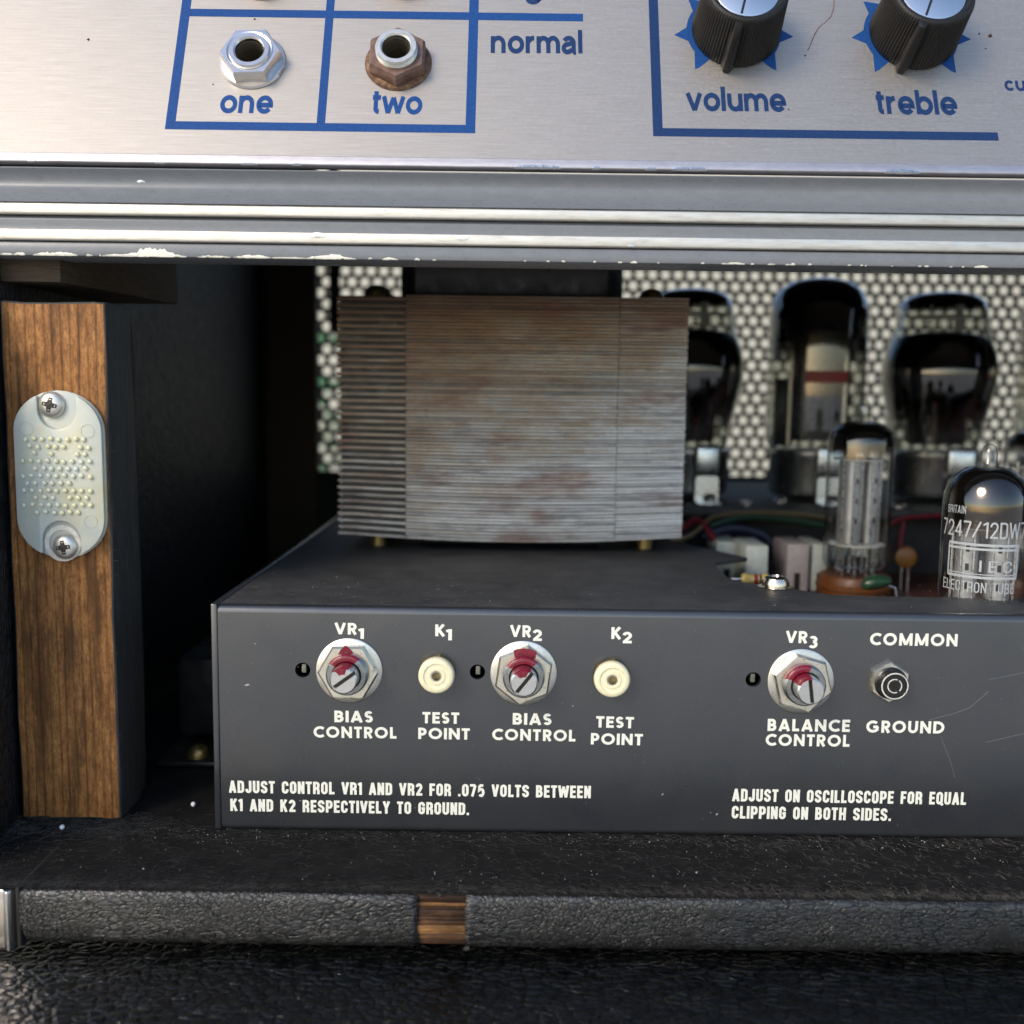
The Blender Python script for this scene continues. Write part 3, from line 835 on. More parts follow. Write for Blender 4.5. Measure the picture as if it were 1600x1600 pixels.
def fibres(n, place, lmin, lmax, w, lift, curl=1.0):
    mb = MB()
    for _ in range(n):
        x, y, z = place()
        a = random.uniform(0, 2 * math.pi); L = random.uniform(lmin, lmax); m = 4
        pts = []; c = random.uniform(-1, 1) * curl * 1.6
        hgt = random.uniform(.1, 1) * lift
        for i in range(m):
            t = i / (m - 1); aa = a + c * t
            pts.append(Vector((x + math.cos(aa) * L * (t - .5), y + math.sin(aa) * L * (t - .5) * .7, z + hgt * math.sin(t * math.pi) + .05)))
        ww = w * random.uniform(.5, 1.3)
        vs = []
        for i, p in enumerate(pts): vs += [p + Vector((0, ww * .5, -ww * .5)), p + Vector((0, -ww * .5, ww * .5))]
        mb.add(vs, [(2 * i, 2 * i + 1, 2 * i + 3, 2 * i + 2) for i in range(m - 1)])
    return mb
def pl_shelf():
    r = random.random()
    x = random.uniform(-121, 135)
    if r < .40: return x, -29.9 + abs(random.gauss(0, 2.2)), ZS
    if r < .55: return random.gauss(-105, 12), random.gauss(2, 4), ZS
    if r < .7: return x, -3 + random.gauss(0, 2), ZS
    return x, random.uniform(-29, 4), ZS
fibres(6500, pl_shelf, 1.2, 5.0, .065, .7).build('lint', LINT, AMP, OA, smooth=0, recalc=False)['kind'] = 'stuff'
mb = MB()
for _ in range(500):
    x = random.uniform(-121, 135); y = random.choice([random.uniform(-29, 2), random.gauss(-2, 2.5)]); r = random.uniform(.05, .14) * (1.7 if random.random() < .08 else 1)
    mb.add([(x - r, y, ZS + .15), (x, y - r, ZS + .15), (x + r, y, ZS + .15), (x, y + r, ZS + .15), (x, y, ZS + .15 + r * 1.5)], [(0, 1, 4), (1, 2, 4), (2, 3, 4), (3, 0, 4)])
mb.build('dust_grains', DUSTM, AMP, OA, smooth=0)['kind'] = 'stuff'
for (u, v_, lab) in ((97, 1293, 'tiny white foam bead on the felt at the foot of the wooden post'), (333, 1257 + 0, None)):
    if lab is None: u, lab = 302, 'tiny white foam bead on the felt between post and black chassis'
    p = on(u, v_, ZS + .5)
    tag(MB().lathe([(0, -.62), (.4, -.5), (.62, -.1), (.6, .2), (.36, .52), (0, .6)], (0, 0, 0), 14).build('foam_bead', BEAD), lab, 'foam bead', 'loose foam beads').location = (p.x * MM, p.y * MM, (ZS + .6) * MM + H0)

# ------------------------------------------------------------------ wooden post with the fastener plate
POST = thing('wooden_post', 'upright wooden post with bare brown front and black side', 'wooden post', (-109, 13, ZS))
OP = (-109, 13, ZS)
prof = [(5, ZS + .2), (5, 20.2), (23.5, 19.6)] + [(23.5 - 7 + 7 * math.cos(R(a)), ZS + 8 + 8 * math.sin(R(a)) * 1.0) for a in (0, -25, -50, -75)] + [(14, ZS + .2)]
mb = MB().prism(prof, -121.3, -96.5, g=lambda p: (p[2], p[0], p[1]))
def grid_front(): pass
mb.build('post_timber', [BLACKWOOD, WOOD], POST, OP, bevel=.5, seg=2, matfn=lambda nrm, c: 1 if nrm.y < -.6 else 0, jitter=.45, cuts=9)
# splinters and the black smears that cross the edge
mb = fibres(46, lambda: (random.uniform(-98, -96), random.uniform(4.3, 6), random.uniform(-104, 18)), .6, 2.2, .07, .2)
mb.build('splinters', LINT, POST, OP, smooth=0, recalc=False)['kind'] = 'stuff'

pc = at(97.5, 742, 4.3)
FP = thing('fastener_plate', 'milky oval plastic interlocking fastener plate screwed to the wooden post', 'fastener plate', (pc.x, 4.4, pc.z), (R(90), 0, R(0)))
def stadium(w, h, n=12, e=1.0):
    r = w / 2; rr = []
    hy = h / 2 - r * e
    for k in range(n + 1): a = math.pi * k / n; rr.append((r * math.cos(a), hy + r * e * math.sin(a)))
    for k in range(n + 1): a = math.pi + math.pi * k / n; rr.append((r * math.cos(a), -hy + r * e * math.sin(a)))
    return rr
def notch_plate(w, h):
    """oval with U-shaped notches at both ends"""
    out = []; r = w / 2; hy = h / 2 - r * .92; nw = 4.6
    top = [(r * math.cos(R(a)), hy + r * .92 * math.sin(R(a))) for a in range(0, 62, 6)]
    yT = h / 2 - 1.0
    top = [p for p in top if p[0] > nw + .2] + [(nw, h / 2 - 1.1), (nw, h / 2 - 4.2)] + [(nw * math.cos(R(a)), h / 2 - 4.4 + nw * math.sin(R(a))) for a in range(-15, -170, -15)] + [(-nw, h / 2 - 4.2), (-nw, h / 2 - 1.1)]
    right = top[:top.index((nw, h / 2 - 1.1))]
    top += [(-x, y) for x, y in right[::-1]]
    return top + [(-x, -y) for x, y in top]
MB().prism(stadium(21.4, 40.2, 16, .92), 0, .9).build('base_plate', MILKY, FP, bevel=.25)
MB().prism(notch_plate(20.9, 39.8), .9, 2.1).build('raised_plate', MILKY, FP, bevel=.3)
mb = MB(); ssp = 1.98; rows = 11
for r_ in range(rows):
    y = 8.6 - r_ * 1.74
    for c_ in range(9):
        x = -8.4 + c_ * ssp + (0 if r_ % 2 else .95)
        if x > 7.9 or random.random() < .10 or (r_ % 2 == 0 and c_ == 0 and random.random() < .5): continue
        jx, jy = random.gauss(0, .12), random.gauss(0, .10)
        mb.lathe([(.55, 2.0), (.55, 2.2), (.60, 2.35), (.52, 2.6), (.30, 2.75), (0, 2.8)], (x + jx, y + jy, 0), 10)
mb.build('studs', STUD, FP)['kind'] = 'stuff'
for (x, y) in ((-7.2, 11.0), (7.2, 10.6), (-7.2, -11.2), (7.2, -11.0)):
    MB().lathe([(1.45, 2.08), (1.5, 2.2), (1.62, 2.2), (1.68, 2.08)], (x, y, 0), 20).build('moulding_mark', MILKY, FP)
def screw(name, parent, x, y, z, r, rot, mat=SCREW, deep=1.5):
    mb = MB()
    def fn(rr, h, a): return rr
    mb.lathe([(r, z), (r, z + .35), (r * .92, z + .9), (r * .7, z + 1.35), (r * .42, z + 1.6), (0, z + 1.66)], (x, y, 0), 28)
    o = mb.build(name, mat, parent)
    # cross recess as a dark star-shaped insert just proud of the dome
    c = MB(); L, w = r * .56, r * .17
    pts = []
    for k in range(4):
        a = R(rot + 90 * k)
        e = Vector((math.cos(a), math.sin(a))); nn = Vector((-e.y, e.x))
        pts += [e * L - nn * w * .8, e * L + nn * w * .8, (e + nn) * w * 1.15]
    dome = lambda q: z + 1.72 - .19 * (q.length / (r * .62)) ** 2
    vs = [(x, y, z + 1.71)] + [(x + q.x, y + q.y, dome(q)) for q in pts]
    n = len(pts)
    c.add(vs, [(0, 1 + i, 1 + (i + 1) % n) for i in range(n)])
    oo = c.build('cross_recess', RECESS, o, smooth=0)
    return o
screw('screw', FP, -1.4, 16.7, 1.0, 3.15, 78)
screw('screw', FP, .55, -17.2, 1.0, 3.05, 8)
# off-white gap above the lower screw
MB().lathe([(3.25, 1.0), (4.4, 1.0), (4.4, 1.12), (3.25, 1.12)], (-.1, -16.4, 0), 30, closed=True).build('washer_ring', RING, FP)

# ------------------------------------------------------------------ choke in the dark beside the chassis
t = thing('choke', 'small black choke with bright bolt in the shadow beside the post', 'choke', (-84, 70, ZS)); O_ = (-84, 70, ZS)
MB().box(-99, -68, 56, 92, ZS + 4, -79).build('coil_can', BELL, t, O_, bevel=2)
MB().box(-100, -66, 40, 96, ZS + .6, ZS + 2.2).build('mounting_flange', BELL, t, O_, bevel=.5)
MB().lathe([(3.2, 0), (3.2, 1.2), (2.6, 2.4), (1.4, 3.2), (0, 3.4)], (-89.5, 45, ZS + 2.2), 18).build('bolt', BRONZE, t, O_)

# ------------------------------------------------------------------ chassis
CH = thing('chassis', 'black steel chassis with white lettered adjustment panel', 'amplifier chassis', (28, 0, ZS), (0, 0, 0))
OC = (28, 0, ZS)
ZT = -51.0
def ch(u, v_):                # photograph -> chassis face (x, z)
    p = at(u, v_, 0); return (p.x, p.z)
holes = []
for (u, v_) in ((473, 1047), (746, 1050), (1177, 1062)):
    x, z = ch(u, v_); holes.append((x, z))
mb = MB(); xa, xb = -70.0, 400
ring = lambda c: circle(c[0], c[1], 1.85, 22)
mb.holed([(xa, ZS + 1.6), (xb, ZS + 1.6), (xb, ZT - 1.8), (xa, ZT - 1.8)], [ring(c) for c in holes], 0, g=lambda p: (p[0], -p[2], p[1]))
for c in holes:
    q = ring(c); n = len(q)
    mb.add([(x, 0, z) for x, z in q] + [(x, 1.3, z) for x, z in q], [(i, (i + 1) % n, n + (i + 1) % n, n + i) for i in range(n)])
# folded top and bottom edges
for (cy, cz, r, a0, a1) in ((1.8, ZT - 1.8, 1.8, 180, 90), (1.6, ZS + 1.6, 1.6, 180, 262)):
    pr = [(cy + r * math.cos(R(a0 + (a1 - a0) * k / 8)), cz + r * math.sin(R(a0 + (a1 - a0) * k / 8))) for k in range(9)]
    mb.add([(xa, y, z) for y, z in pr] + [(xb, y, z) for y, z in pr], [(i, i + 1, 10 + i, 9 + i) for i in range(8)])
mb.build('front_panel', PAINT, CH, OC, merge=.002, smooth=40)
top = [(-70.0, 1.85), (-70, 190), (61.1, 190), (61.1, 111.3), (75.4, 83.2), (63.2, 74), (61.4, 60), (61.6, 45.6), (64, 40), (68.1, 36.3), (75.9, 30.3), (80, 25.5), (84.5, 22.6), (95, 21.6), (400, 20.8), (400, 1.85)]
MB().prism(top, ZT - 1.4, ZT).build('top_plate', DECK, CH, OC, bevel=.25)
MB().box(-71.6, -70.06, -.35, 190, ZS + .4, ZT + .35).build('side_panel', PAINT, CH, OC, bevel=.35, seg=3)
# grey tabs inside the locating holes
for c in holes:
    MB().box(c[0] - .45, c[0] + .65, .9, 4, c[1] - .9, c[1] + 1.25).build('locating_tab', GREYTAB, CH, OC, bevel=.15)
# writing
F = bpy.data.objects.new('lettering_plane', None)
bpy.data.objects.remove(F)
def front_text(text, style, u0, v0, u1, v1, cap_px, gap, space=.42):
    mb, w = lettering(text, style, gap, space)
    p0 = Vector(ch(u0, v0)); p1 = Vector(ch(u1, v1)); cap = cap_px * .1515
    e = (p1 - p0); sx = e.length / w; e.normalize(); nn = Vector((-e.y, e.x))
    for v in mb.v:
        q = p0 + e * (v.x * sx) + nn * (v.y * cap)
        v.x, v.y, v.z = q.x, -.02 - v.z, q.y
    mb.build('lettering', WHITE, CH, OC, smooth=0, recalc=False)
G = .13
for a_ in [('VR', 523, 991, 557.5, 991.5, 18.6), ('1', 560, 998, 568.5, 998.3, 17), ('K', 680, 994, 695.5, 994.2, 19), ('1', 697, 1000.3, 706, 1000.5, 18),
           ('BIAS', 522.5, 1128.3, 582.5, 1129, 19), ('CONTROL', 490, 1152.3, 619.5, 1154, 18.8), ('TEST', 660, 1130, 717.5, 1131, 18.6), ('POINT', 653.5, 1154.5, 734, 1155.6, 18.6),
           ('VR', 797, 995, 829.5, 995.5, 19), ('2', 832, 1001.3, 846.5, 1001.5, 18.4), ('BIAS', 801, 1132, 861.5, 1133, 19), ('CONTROL', 769, 1156.3, 899, 1158.5, 19),
           ('K', 955, 998.3, 970.5, 998.6, 19), ('2', 972, 1005, 987, 1005.3, 18.6), ('TEST', 931, 1136.5, 990, 1138, 18.6), ('POINT', 923, 1163, 1004, 1164.6, 18.8),
           ('VR', 1227.5, 1004.3, 1261, 1005, 19.3), ('3', 1263, 1012, 1277.5, 1012.3, 18.8), ('COMMON', 1359, 1008, 1495.5, 1010, 20), ('BALANCE', 1199, 1142, 1327.5, 1143.6, 20),
           ('CONTROL', 1196, 1165, 1327, 1166.8, 19.6), ('GROUND', 1353, 1144.5, 1475, 1146.2, 20)]:
    front_text(a_[0], 'round', *a_[1:], gap=.15 if a_[0] not in ('COMMON', 'GROUND', 'BALANCE', 'CONTROL') else .17)
for a_ in [('ADJUST CONTROL VR1 AND VR2 FOR .075 VOLTS BETWEEN', 358, 1238.6, 923, 1247.2, 20.6), ('K1 AND K2 RESPECTIVELY TO GROUND.', 360, 1267, 733, 1273.4, 20.6),
           ('ADJUST ON OSCILLOSCOPE FOR EQUAL', 1144, 1251.8, 1509, 1257.6, 21), ('CLIPPING ON BOTH SIDES.', 1143, 1278.6, 1392, 1282.6, 21)]:
    front_text(a_[0], 'narrow', *a_[1:], gap=.10, space=.44)
# dust, nicks and scratches
mb = MB()
for _ in range(230):
    x = random.uniform(-69, 126); z = random.uniform(ZS + 2, ZT - 3); r = random.uniform(.03, .075) * (2.0 if random.random() < .06 else 1)
    mb.add([(x - r * random.uniform(.6, 2), -.03, z), (x, -.03, z - r), (x + r * random.uniform(.6, 2), -.03, z), (x, -.03, z + r)], [(0, 1, 2, 3)])
for (u, v_, w) in ((386, 1070, .75), (1035, 1241, .25), (1120, 1272, .3), (895, 1103, .25)):
    x, z = ch(u, v_)
    mb.add([(x - w, -.035, z - .1), (x - .1, -.035, z - .28), (x + w, -.035, z + .05), (x + .2, -.035, z + .3)], [(0, 1, 2, 3)])
for _ in range(420):
    x = random.uniform(-69, 130); y = 2 + abs(random.gauss(0, 1)) * 28; r = random.uniform(.035, .09) * (2.0 if random.random() < .05 else 1)
    if x > 60 and y > 19: continue
    mb.add([(x - r, y, ZT + .03), (x, y - r * .8, ZT + .03), (x + r * 1.3, y, ZT + .03), (x, y + r, ZT + .03), (x, y, ZT + .03 + r)], [(0, 1, 4), (1, 2, 4), (2, 3, 4), (3, 0, 4)])
mb.build('dust', DUSTM, CH, OC, smooth=0, recalc=False)['kind'] = 'stuff'
fibres(240, lambda: (random.uniform(-69, 126), random.uniform(2, 40), ZT), .6, 2.4, .045, .25).build('lint', LINT, CH, OC, smooth=0, recalc=False)['kind'] = 'stuff'
mb = MB()
for pts in ([(1452, 1125), (1490, 1115), (1515, 1106), (1545, 1080)], [(1545, 1062), (1575, 1056), (1600, 1051)], [(1470, 1150), (1485, 1190), (1492, 1215)], [(1540, 1160), (1600, 1146)]):
    q = [ch(*p) for p in pts]
    mb.tube([(x, -.005, z) for x, z in q], .035, 4)
mb.build('scratches', simple('pale_scratch', (.20, .21, .22), .6), CH, OC)['kind'] = 'stuff'
# screw that holds the top plate
p = on(1212, 912, ZT + 1)
s_ = thing('panel_screw', 'shiny round headed screw on the edge of the chassis top', 'screw', (p.x, p.y, ZT))
MB().lathe([(0, .1), (4.6, .1), (4.7, .3), (3.6, .4), (3.55, 1.6), (3.1, 2.6), (2.2, 3.1), (1.7, 3.15), (1.3, 2.3), (0, 2.2)], (0, 0, 0), 28).build('screw_head', simple('shiny_bronze_screw', (.72, .62, .50), .2, 1, var=.2, scale=.5), s_)

# ---- trimmer pots
FR = (R(90), 0, 0)            # local x right, y up, z out towards the camera
def hexpoly(R_, rot): return [(R_ * math.cos(R(rot + 60 * k)), R_ * math.sin(R(rot + 60 * k))) for k in range(6)]
def hexnut(R_, rot, h, z0=0, hole=None):
    mb = MB(); n = 6
    rings = [(R_, z0), (R_, z0 + h * .72), (R_ * .93, z0 + h)]
    vs = []
    for (r, z) in rings: vs += [(x, y, z) for x, y in hexpoly(r, rot)]
    fs = []
    for i in range(2):
        for k in range(6): fs.append((i * 6 + k, i * 6 + (k + 1) % 6, (i + 1) * 6 + (k + 1) % 6, (i + 1) * 6 + k))
    mb.add(vs, fs)
    return mb.holed(hexpoly(R_ * .93, rot), [circle(0, 0, hole or R_ * .66, 30)], z0 + h)
def pot(u, v_, hexrot, slot, red, label, nutmat):
    x, z = ch(u, v_)
    t = thing('trimmer_control', label, 'trimmer control', (x, 0, z), FR, 'slotted trimmer controls on the chassis')
    MB().lathe([(4.9, .02), (7.7, .02), (7.95, .2), (7.95, .45), (7.7, .6), (4.9, .6)], (0, 0, 0), 48).build('washer', PLATED, t)
    hexnut(7.35, hexrot, 2.0, .62).build('nut', nutmat, t, smooth=20)
    # bushing with thread grooves and bore
    pr = [(5.0, .6), (5.0, 2.5)]
    for k in range(3): zz = 2.65 + k * .55; pr += [(4.98, zz), (4.70, zz + .27)]
    pr += [(4.9, 4.35), (4.55, 4.7), (3.55, 4.7), (3.42, 4.5), (3.42, .9)]
    MB().lathe(pr, (0, 0, 0), 44).build('bushing', THREAD, t)
    # slotted shaft: two D-shaped halves either side of the slot over a solid root
    rs = 3.18; L = 9.2; sd_ = 1.6; g_ = .42
    sh = MB().lathe([(rs, 1), (rs, L - sd_), (0, L - sd_)], (0, 0, 0), 36)
    for sgn in (1, -1):
        a0 = math.degrees(math.asin(g_ / rs))
        arcp = [(rs * math.cos(R(a)), rs * math.sin(R(a))) for a in [a0 + (180 - 2 * a0) * k / 18 for k in range(19)]]
        arci = [(p_[0] * .9, max(g_ + .02, p_[1] * .9)) for p_ in arcp]
        c, s2 = math.cos(R(slot + (0 if sgn > 0 else 180))), math.sin(R(slot + (0 if sgn > 0 else 180)))
        rot_ = lambda q: (q[0] * c - q[1] * s2, q[0] * s2 + q[1] * c)
        A = [rot_(q) for q in arcp]; B = [rot_(q) for q in arci]; n = len(A)
        vs = [(*q, L - sd_) for q in A] + [(*q, L - .3) for q in A] + [(*q, L) for q in B]
        fs = [(i, (i + 1) % n, n + (i + 1) % n, n + i) for i in range(n)] + [(n + i, n + (i + 1) % n, 2 * n + (i + 1) % n, 2 * n + i) for i in range(n)] + [tuple(range(2 * n, 3 * n))]
        sh.add(vs, fs)
    sho = sh.build('shaft', SHAFT, t)
    MB().lathe([(0, L - sd_ + .05), (rs * .97, L - sd_ + .05), (rs * .97, L - sd_ + .02)], (0, 0, 0), 28).build('slot_floor', RECESS, sho, smooth=0)  # dark disc paints the shade into the slot
    # red sealing lacquer daubed over bushing, bore and the shaft's upper side
    mb = MB()
    def patch(rings, a0, a1, n=22, wob=.12, seed=0):
        vs = []
        for j, (r, z0) in enumerate(rings):
            tap = 1 - .18 * j / max(1, len(rings) - 1)
            for i in range(n + 1):
                m_ = (a0 + a1) / 2; a = m_ + (a0 - m_ + (a1 - a0) * i / n) * (1 + .05 * mnoise.noise(Vector((j * .5, seed, 0)))) * tap
                w = wob * mnoise.noise(Vector((i * .45, j * 1.3, seed)))
                vs.append((math.cos(R(a)) * (r + w * .25), math.sin(R(a)) * (r + w * .25), z0 + .06 + abs(w) * .5))
        mb.add(vs, [(j * (n + 1) + i, j * (n + 1) + i + 1, (j + 1) * (n + 1) + i + 1, (j + 1) * (n + 1) + i) for j in range(len(rings) - 1) for i in range(n)])
    c0, c1 = red
    if u < 600: patch([(5.08, 2.72), (5.5, 2.69), (6.0, 2.66), (6.4, 2.62), (6.7, 2.6)], 76, 112, 12, .3, 1) if False else [patch([(5.1 + .32 * q_, 2.68 - .005 * q_), (5.1 + .32 * (q_ + 1), 2.68 - .005 * (q_ + 1))], 94 - 20 * (1 - q_ / 5), 94 + 22 * (1 - q_ / 5), 10, .12, 1) for q_ in range(5)]
    elif u < 1000: patch([(5.1, 2.68), (5.7, 2.66), (6.3, 2.62), (6.7, 2.6)], 58, 116, 18, .3, 2)
    patch([(5.06, 2.7), (5.08, 3.4), (5.02, 4.2), (4.96, 4.45), (4.6, 4.74), (4.0, 4.74), (3.5, 4.72)], c0, c1, 26, .18, u * .01)
    patch([(3.28, 4.4), (3.28, 6.6), (3.24, 8.2), (3.2, 8.95), (2.9, 9.22)], c0 + 12, c1 - 6, 22, .12, u * .02)
    if u < 1000: patch([(2.95, 9.22), (2.2, 9.24), (1.5, 9.23)], c0 + 25, c1 - 20, 14, .4, u * .03)
    mb.build('red_lacquer', LACQ, t, smooth=60)
    return t
pot(546, 1047.5, 0, 36, (48, 150), 'slotted bias trimmer nearest the wooden post, red lacquer on top', AGED)
pot(818, 1051.5, 22, 52, (45, 150), 'slotted bias trimmer with red lacquer on its rusty nut, between the two white test jacks', AGED)
pot(1250.5, 1064, 44, 98, (70, 165), 'slotted balance trimmer beside the black ground jack', AGED)

# ---- test jacks
def test_jack(u, v_, label):
    x, z = ch(u, v_)
    t = thing('test_jack', label, 'test jack', (x, 0, z), FR, 'ivory test point jacks')
    hexnut(4.6, 20, 1.7, .02, 4.0).build('nut', BRONZE, t, smooth=20)
    MB().lathe([(4.1, 1.6), (4.3, 1.9), (4.3, 3.4), (4.05, 3.9), (3.7, 4.1), (3.05, 4.1), (2.9, 3.85), (2.2, 3.85), (2.05, 4.0), (1.45, 4.0), (1.28, 3.8)], (0, 0, 0), 40).build('collar', CREAM, t)
    MB().lathe([(1.3, 3.82), (1.22, 3.95), (1.02, 3.95), (.95, 3.7), (.95, 1.0), (0, 1.0)], (0, 0, 0), 26).build('contact', NICKEL, t)
    MB().lathe([(0, 1.05), (.94, 1.05), (.94, 1.06)], (0, 0, 0), 20).build('bore', DARKHOLE, t)
    return t
test_jack(683.5, 1050, 'ivory test jack under the K1 mark')
test_jack(954.5, 1056, 'ivory test jack under the K2 mark')
x, z = ch(1387.5, 1064)
t = thing('ground_jack', 'black ground jack with brass nut and white rings on its end', 'ground jack', (x, 0, z), FR)
hexnut(5.0, 28, 1.8, .02, 3.6).build('nut', AGED, t, smooth=20)
MB().lathe([(3.9, 1.6), (3.9, 2.1), (3.5, 2.4), (3.4, 4.3), (3.2, 4.6), (2.62, 4.6), (2.55, 4.4), (.8, 4.4), (.7, 3)], (0, 0, 0), 40).build('barrel', BAKE, t)
MB().lathe([(3.24, 4.55), (3.14, 4.67), (2.98, 4.67), (2.9, 4.59)], (0, 0, 0), 40).build('rim_ring', RING, t)
mb = MB(); pts = [(1.62 * math.cos(R(a)), 1.62 * math.sin(R(a)), 4.43) for a in range(70, 300, 10)]; mb.tube(pts, .15, 6)
pts = [(1.62 * math.cos(R(a)), 1.62 * math.sin(R(a)), 4.43) for a in range(-45, 60, 10)]; mb.tube(pts, .13, 6)
mb.build('inner_ring', RING, t)
MB().lathe([(0, 4.41), (.85, 4.41), (.85, 4.4)], (0, 0, 0), 18).add([(-.8, .9, 4.43), (-.4, 1.0, 4.43), (1.3, -.9, 4.43), (.9, -1.1, 4.43)], [(0, 3, 2, 1)]).build('slot', DARKHOLE, t, smooth=0)

# ------------------------------------------------------------------ transformer
TR = thing('transformer', 'rusty laminated steel transformer with black end bell on the chassis', 'transformer', (0, 110, ZT))
OT = (0, 110, ZT)
NL = 72; zb, zt_ = -45.4, 30.5; th = (zt_ - zb) / NL
for i in range(NL):
    mb = MB(); z0 = zb + i * th
    sagk = max(0, 1 - i / 46) ** 1.3 * 1.9
    even = i % 2 == 0
    segs = [(-55.6 + random.gauss(0, .06), -34.12, 85.0 if even else 90.0), (-33.95, 32.85, 85.0 + (0 if even else .38) + abs(random.gauss(0, .15))), (33.02, 54.5 + random.gauss(0, .06), 85.05 if not even else 85.9)]
    tk = th * (.72 if even else .70)
    for (xa_, xb_, y) in segs:
        n = 10 if xb_ - xa_ > 40 else 4; vs = []
        zj = random.gauss(0, .015)
        for j in range(n + 1):
            x = xa_ + (xb_ - xa_) * j / n
            s0 = -sagk * max(0, 1 - (x / 52) ** 2) + .05 * mnoise.noise(Vector((x * .06, i * .7, 2))) + zj
            yy = y + .05 * mnoise.noise(Vector((x * .08, i * 3.1, 5)))
            vs += [(x, yy, z0 + s0), (x, yy, z0 + s0 + tk), (x, 138, z0 + s0 + tk), (x, 138, z0 + s0)]
        fs = [(4 * j, 4 * j + 4, 4 * j + 5, 4 * j + 1) for j in range(n)] + [(4 * j + 1, 4 * j + 5, 4 * j + 6, 4 * j + 2) for j in range(n)] + [(4 * j, 4 * j + 3, 4 * j + 7, 4 * j + 4) for j in range(n)]
        fs += [(0, 1, 2, 3), (4 * n, 4 * n + 3, 4 * n + 2, 4 * n + 1)]
        mb.add(vs, fs)
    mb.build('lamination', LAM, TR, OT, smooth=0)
MB().box(-54.8, 53.8, 88.2, 137.5, zb - .3, zt_ - .6).build('core_filler', BELL, TR, OT, smooth=0)  # dark filler added so no light shows through the sheet gaps
mb = MB(); poly = [(-37.5, 103), (-37.5, 135), (35.5, 135), (35.5, 103), (29.5, 96), (-32.5, 96)]
mb.prism(poly, zt_ + .1, 62)
mb.build('end_bell', BELL, TR, OT, bevel=1.2, seg=3)
mb = MB(); mb.prism([(-33, 98), (-33, 130), (31, 130), (31, 98)], ZT + 1, zb - .5); mb.build('lower_bell', BELL, TR, OT, bevel=.8)
for x in (-45, 44.6):
    for y in (100, 128):
        MB().lathe([(4.3, zt_ + .05), (4.3, zt_ + .5), (3.9, zt_ + 2.0), (2.6, zt_ + 3.4), (1.2, zt_ + 4.0), (0, zt_ + 4.1)], (x, y, 0), 24).build('bolt_head', BRONZE, TR, OT)
        MB().lathe([(0, ZT + .05), (2.7, ZT + .05), (2.7, zb - .1), (0, zb - .1)], (x + (.5 if x < 0 else 0), y, 0), 18).build('spacer', BRONZE, TR, OT)

# ------------------------------------------------------------------ control panel
LEAN = R(24)
PB = at(800, 261, 4.0)
PB.x = 0
PU = Vector((0, math.sin(LEAN), math.cos(LEAN))); PN = Vector((0, -math.cos(LEAN), math.sin(LEAN)))
PR = (R(90) - LEAN, 0, 0)
def pn(u, v_):                # photograph -> panel plane (s, t)
    d = ray(u, v_); o = Vector((0, -CAMD, 0)); k_ = PN.dot(PB - o) / PN.dot(d); p = o + d * k_
    return (p.x, (p - PB).dot(PU))
def pw(s, t_, h=0): return Vector((s, 0, 0)) + PB + PU * t_ + PN * h - Vector((0, 0, 0))
CP = thing('faceplate', 'brushed aluminium faceplate with blue printed lines and words', 'faceplate', PB, PR)
J = {n: pn(*q) for n, q in dict(one=(395.5, 97), two=(622.5, 99), up1=(412, -40), up2=(628, -41)).items()}
mb = MB()
sx0, sx1, tt = -140, 400, 88
mb.holed([(sx0, 2.3), (sx1, 2.3), (sx1, tt), (sx0, tt)], [circle(*J[n], 4.2, 24) for n in J], 0)
mb.build('brushed_sheet', ALU, CP, recalc=False, smooth=0)
# turned lip along the lower edge
n = 220; prof = [(2.29, 0.0), (2.22, -.10), (2.12, .04), (1.2, .02), (.30, -.05), (.10, -.14), (.0, -.40), (.0, -1.4), (.8, -3)]
vs = []
for i in range(n + 1):
    x = sx0 + (sx1 - sx0) * i / n
    for j, (t_, h) in enumerate(prof):
        w = .08 * mnoise.noise(Vector((x * .11, 1, 0))) + .06 * mnoise.noise(Vector((x * .6, 3, 0)))
        vs.append((x, t_ + (w if 3 < j < 8 else 0), h))
m = len(prof)
MB().add(vs, [(i * m + j, (i + 1) * m + j, (i + 1) * m + j + 1, i * m + j + 1) for i in range(n) for j in range(m - 1)]).build('turned_lip', LIP, CP, smooth=50)
mb = MB()
for (u0, u1, amp) in ((803, 878, .75), (925, 940, .5), (1008, 1028, .55), (1050, 1106, .8), (1382, 1440, .85), (375, 402, .4), (455, 470, .35), (40, 52, .3), (240, 256, .3)):
    a_, b_ = pn(u0, 262 + u0 * .012), pn(u1, 262 + u1 * .012); n = max(4, int((b_[0] - a_[0]) / .5)); vs = []
    for i in range(n + 1):
        x = a_[0] + (b_[0] - a_[0]) * i / n; e = math.sin(math.pi * i / n) ** .5
        hh = amp * e * (.55 + .9 * abs(mnoise.noise(Vector((x * 1.1, u0, 0)))))
        vs += [(x, -.12 - .25 * hh, -.35), (x, .05 - .1 * hh, .05 + .30 * hh), (x, .15 + hh * .9, .10)]
    mb.add(vs, [(3 * i + j, 3 * i + 3 + j, 3 * i + 4 + j, 3 * i + 1 + j) for i in range(n) for j in range(2)])
mb.build('edge_dents', BRIGHTCHIP, CP, smooth=0)['kind'] = 'stuff'
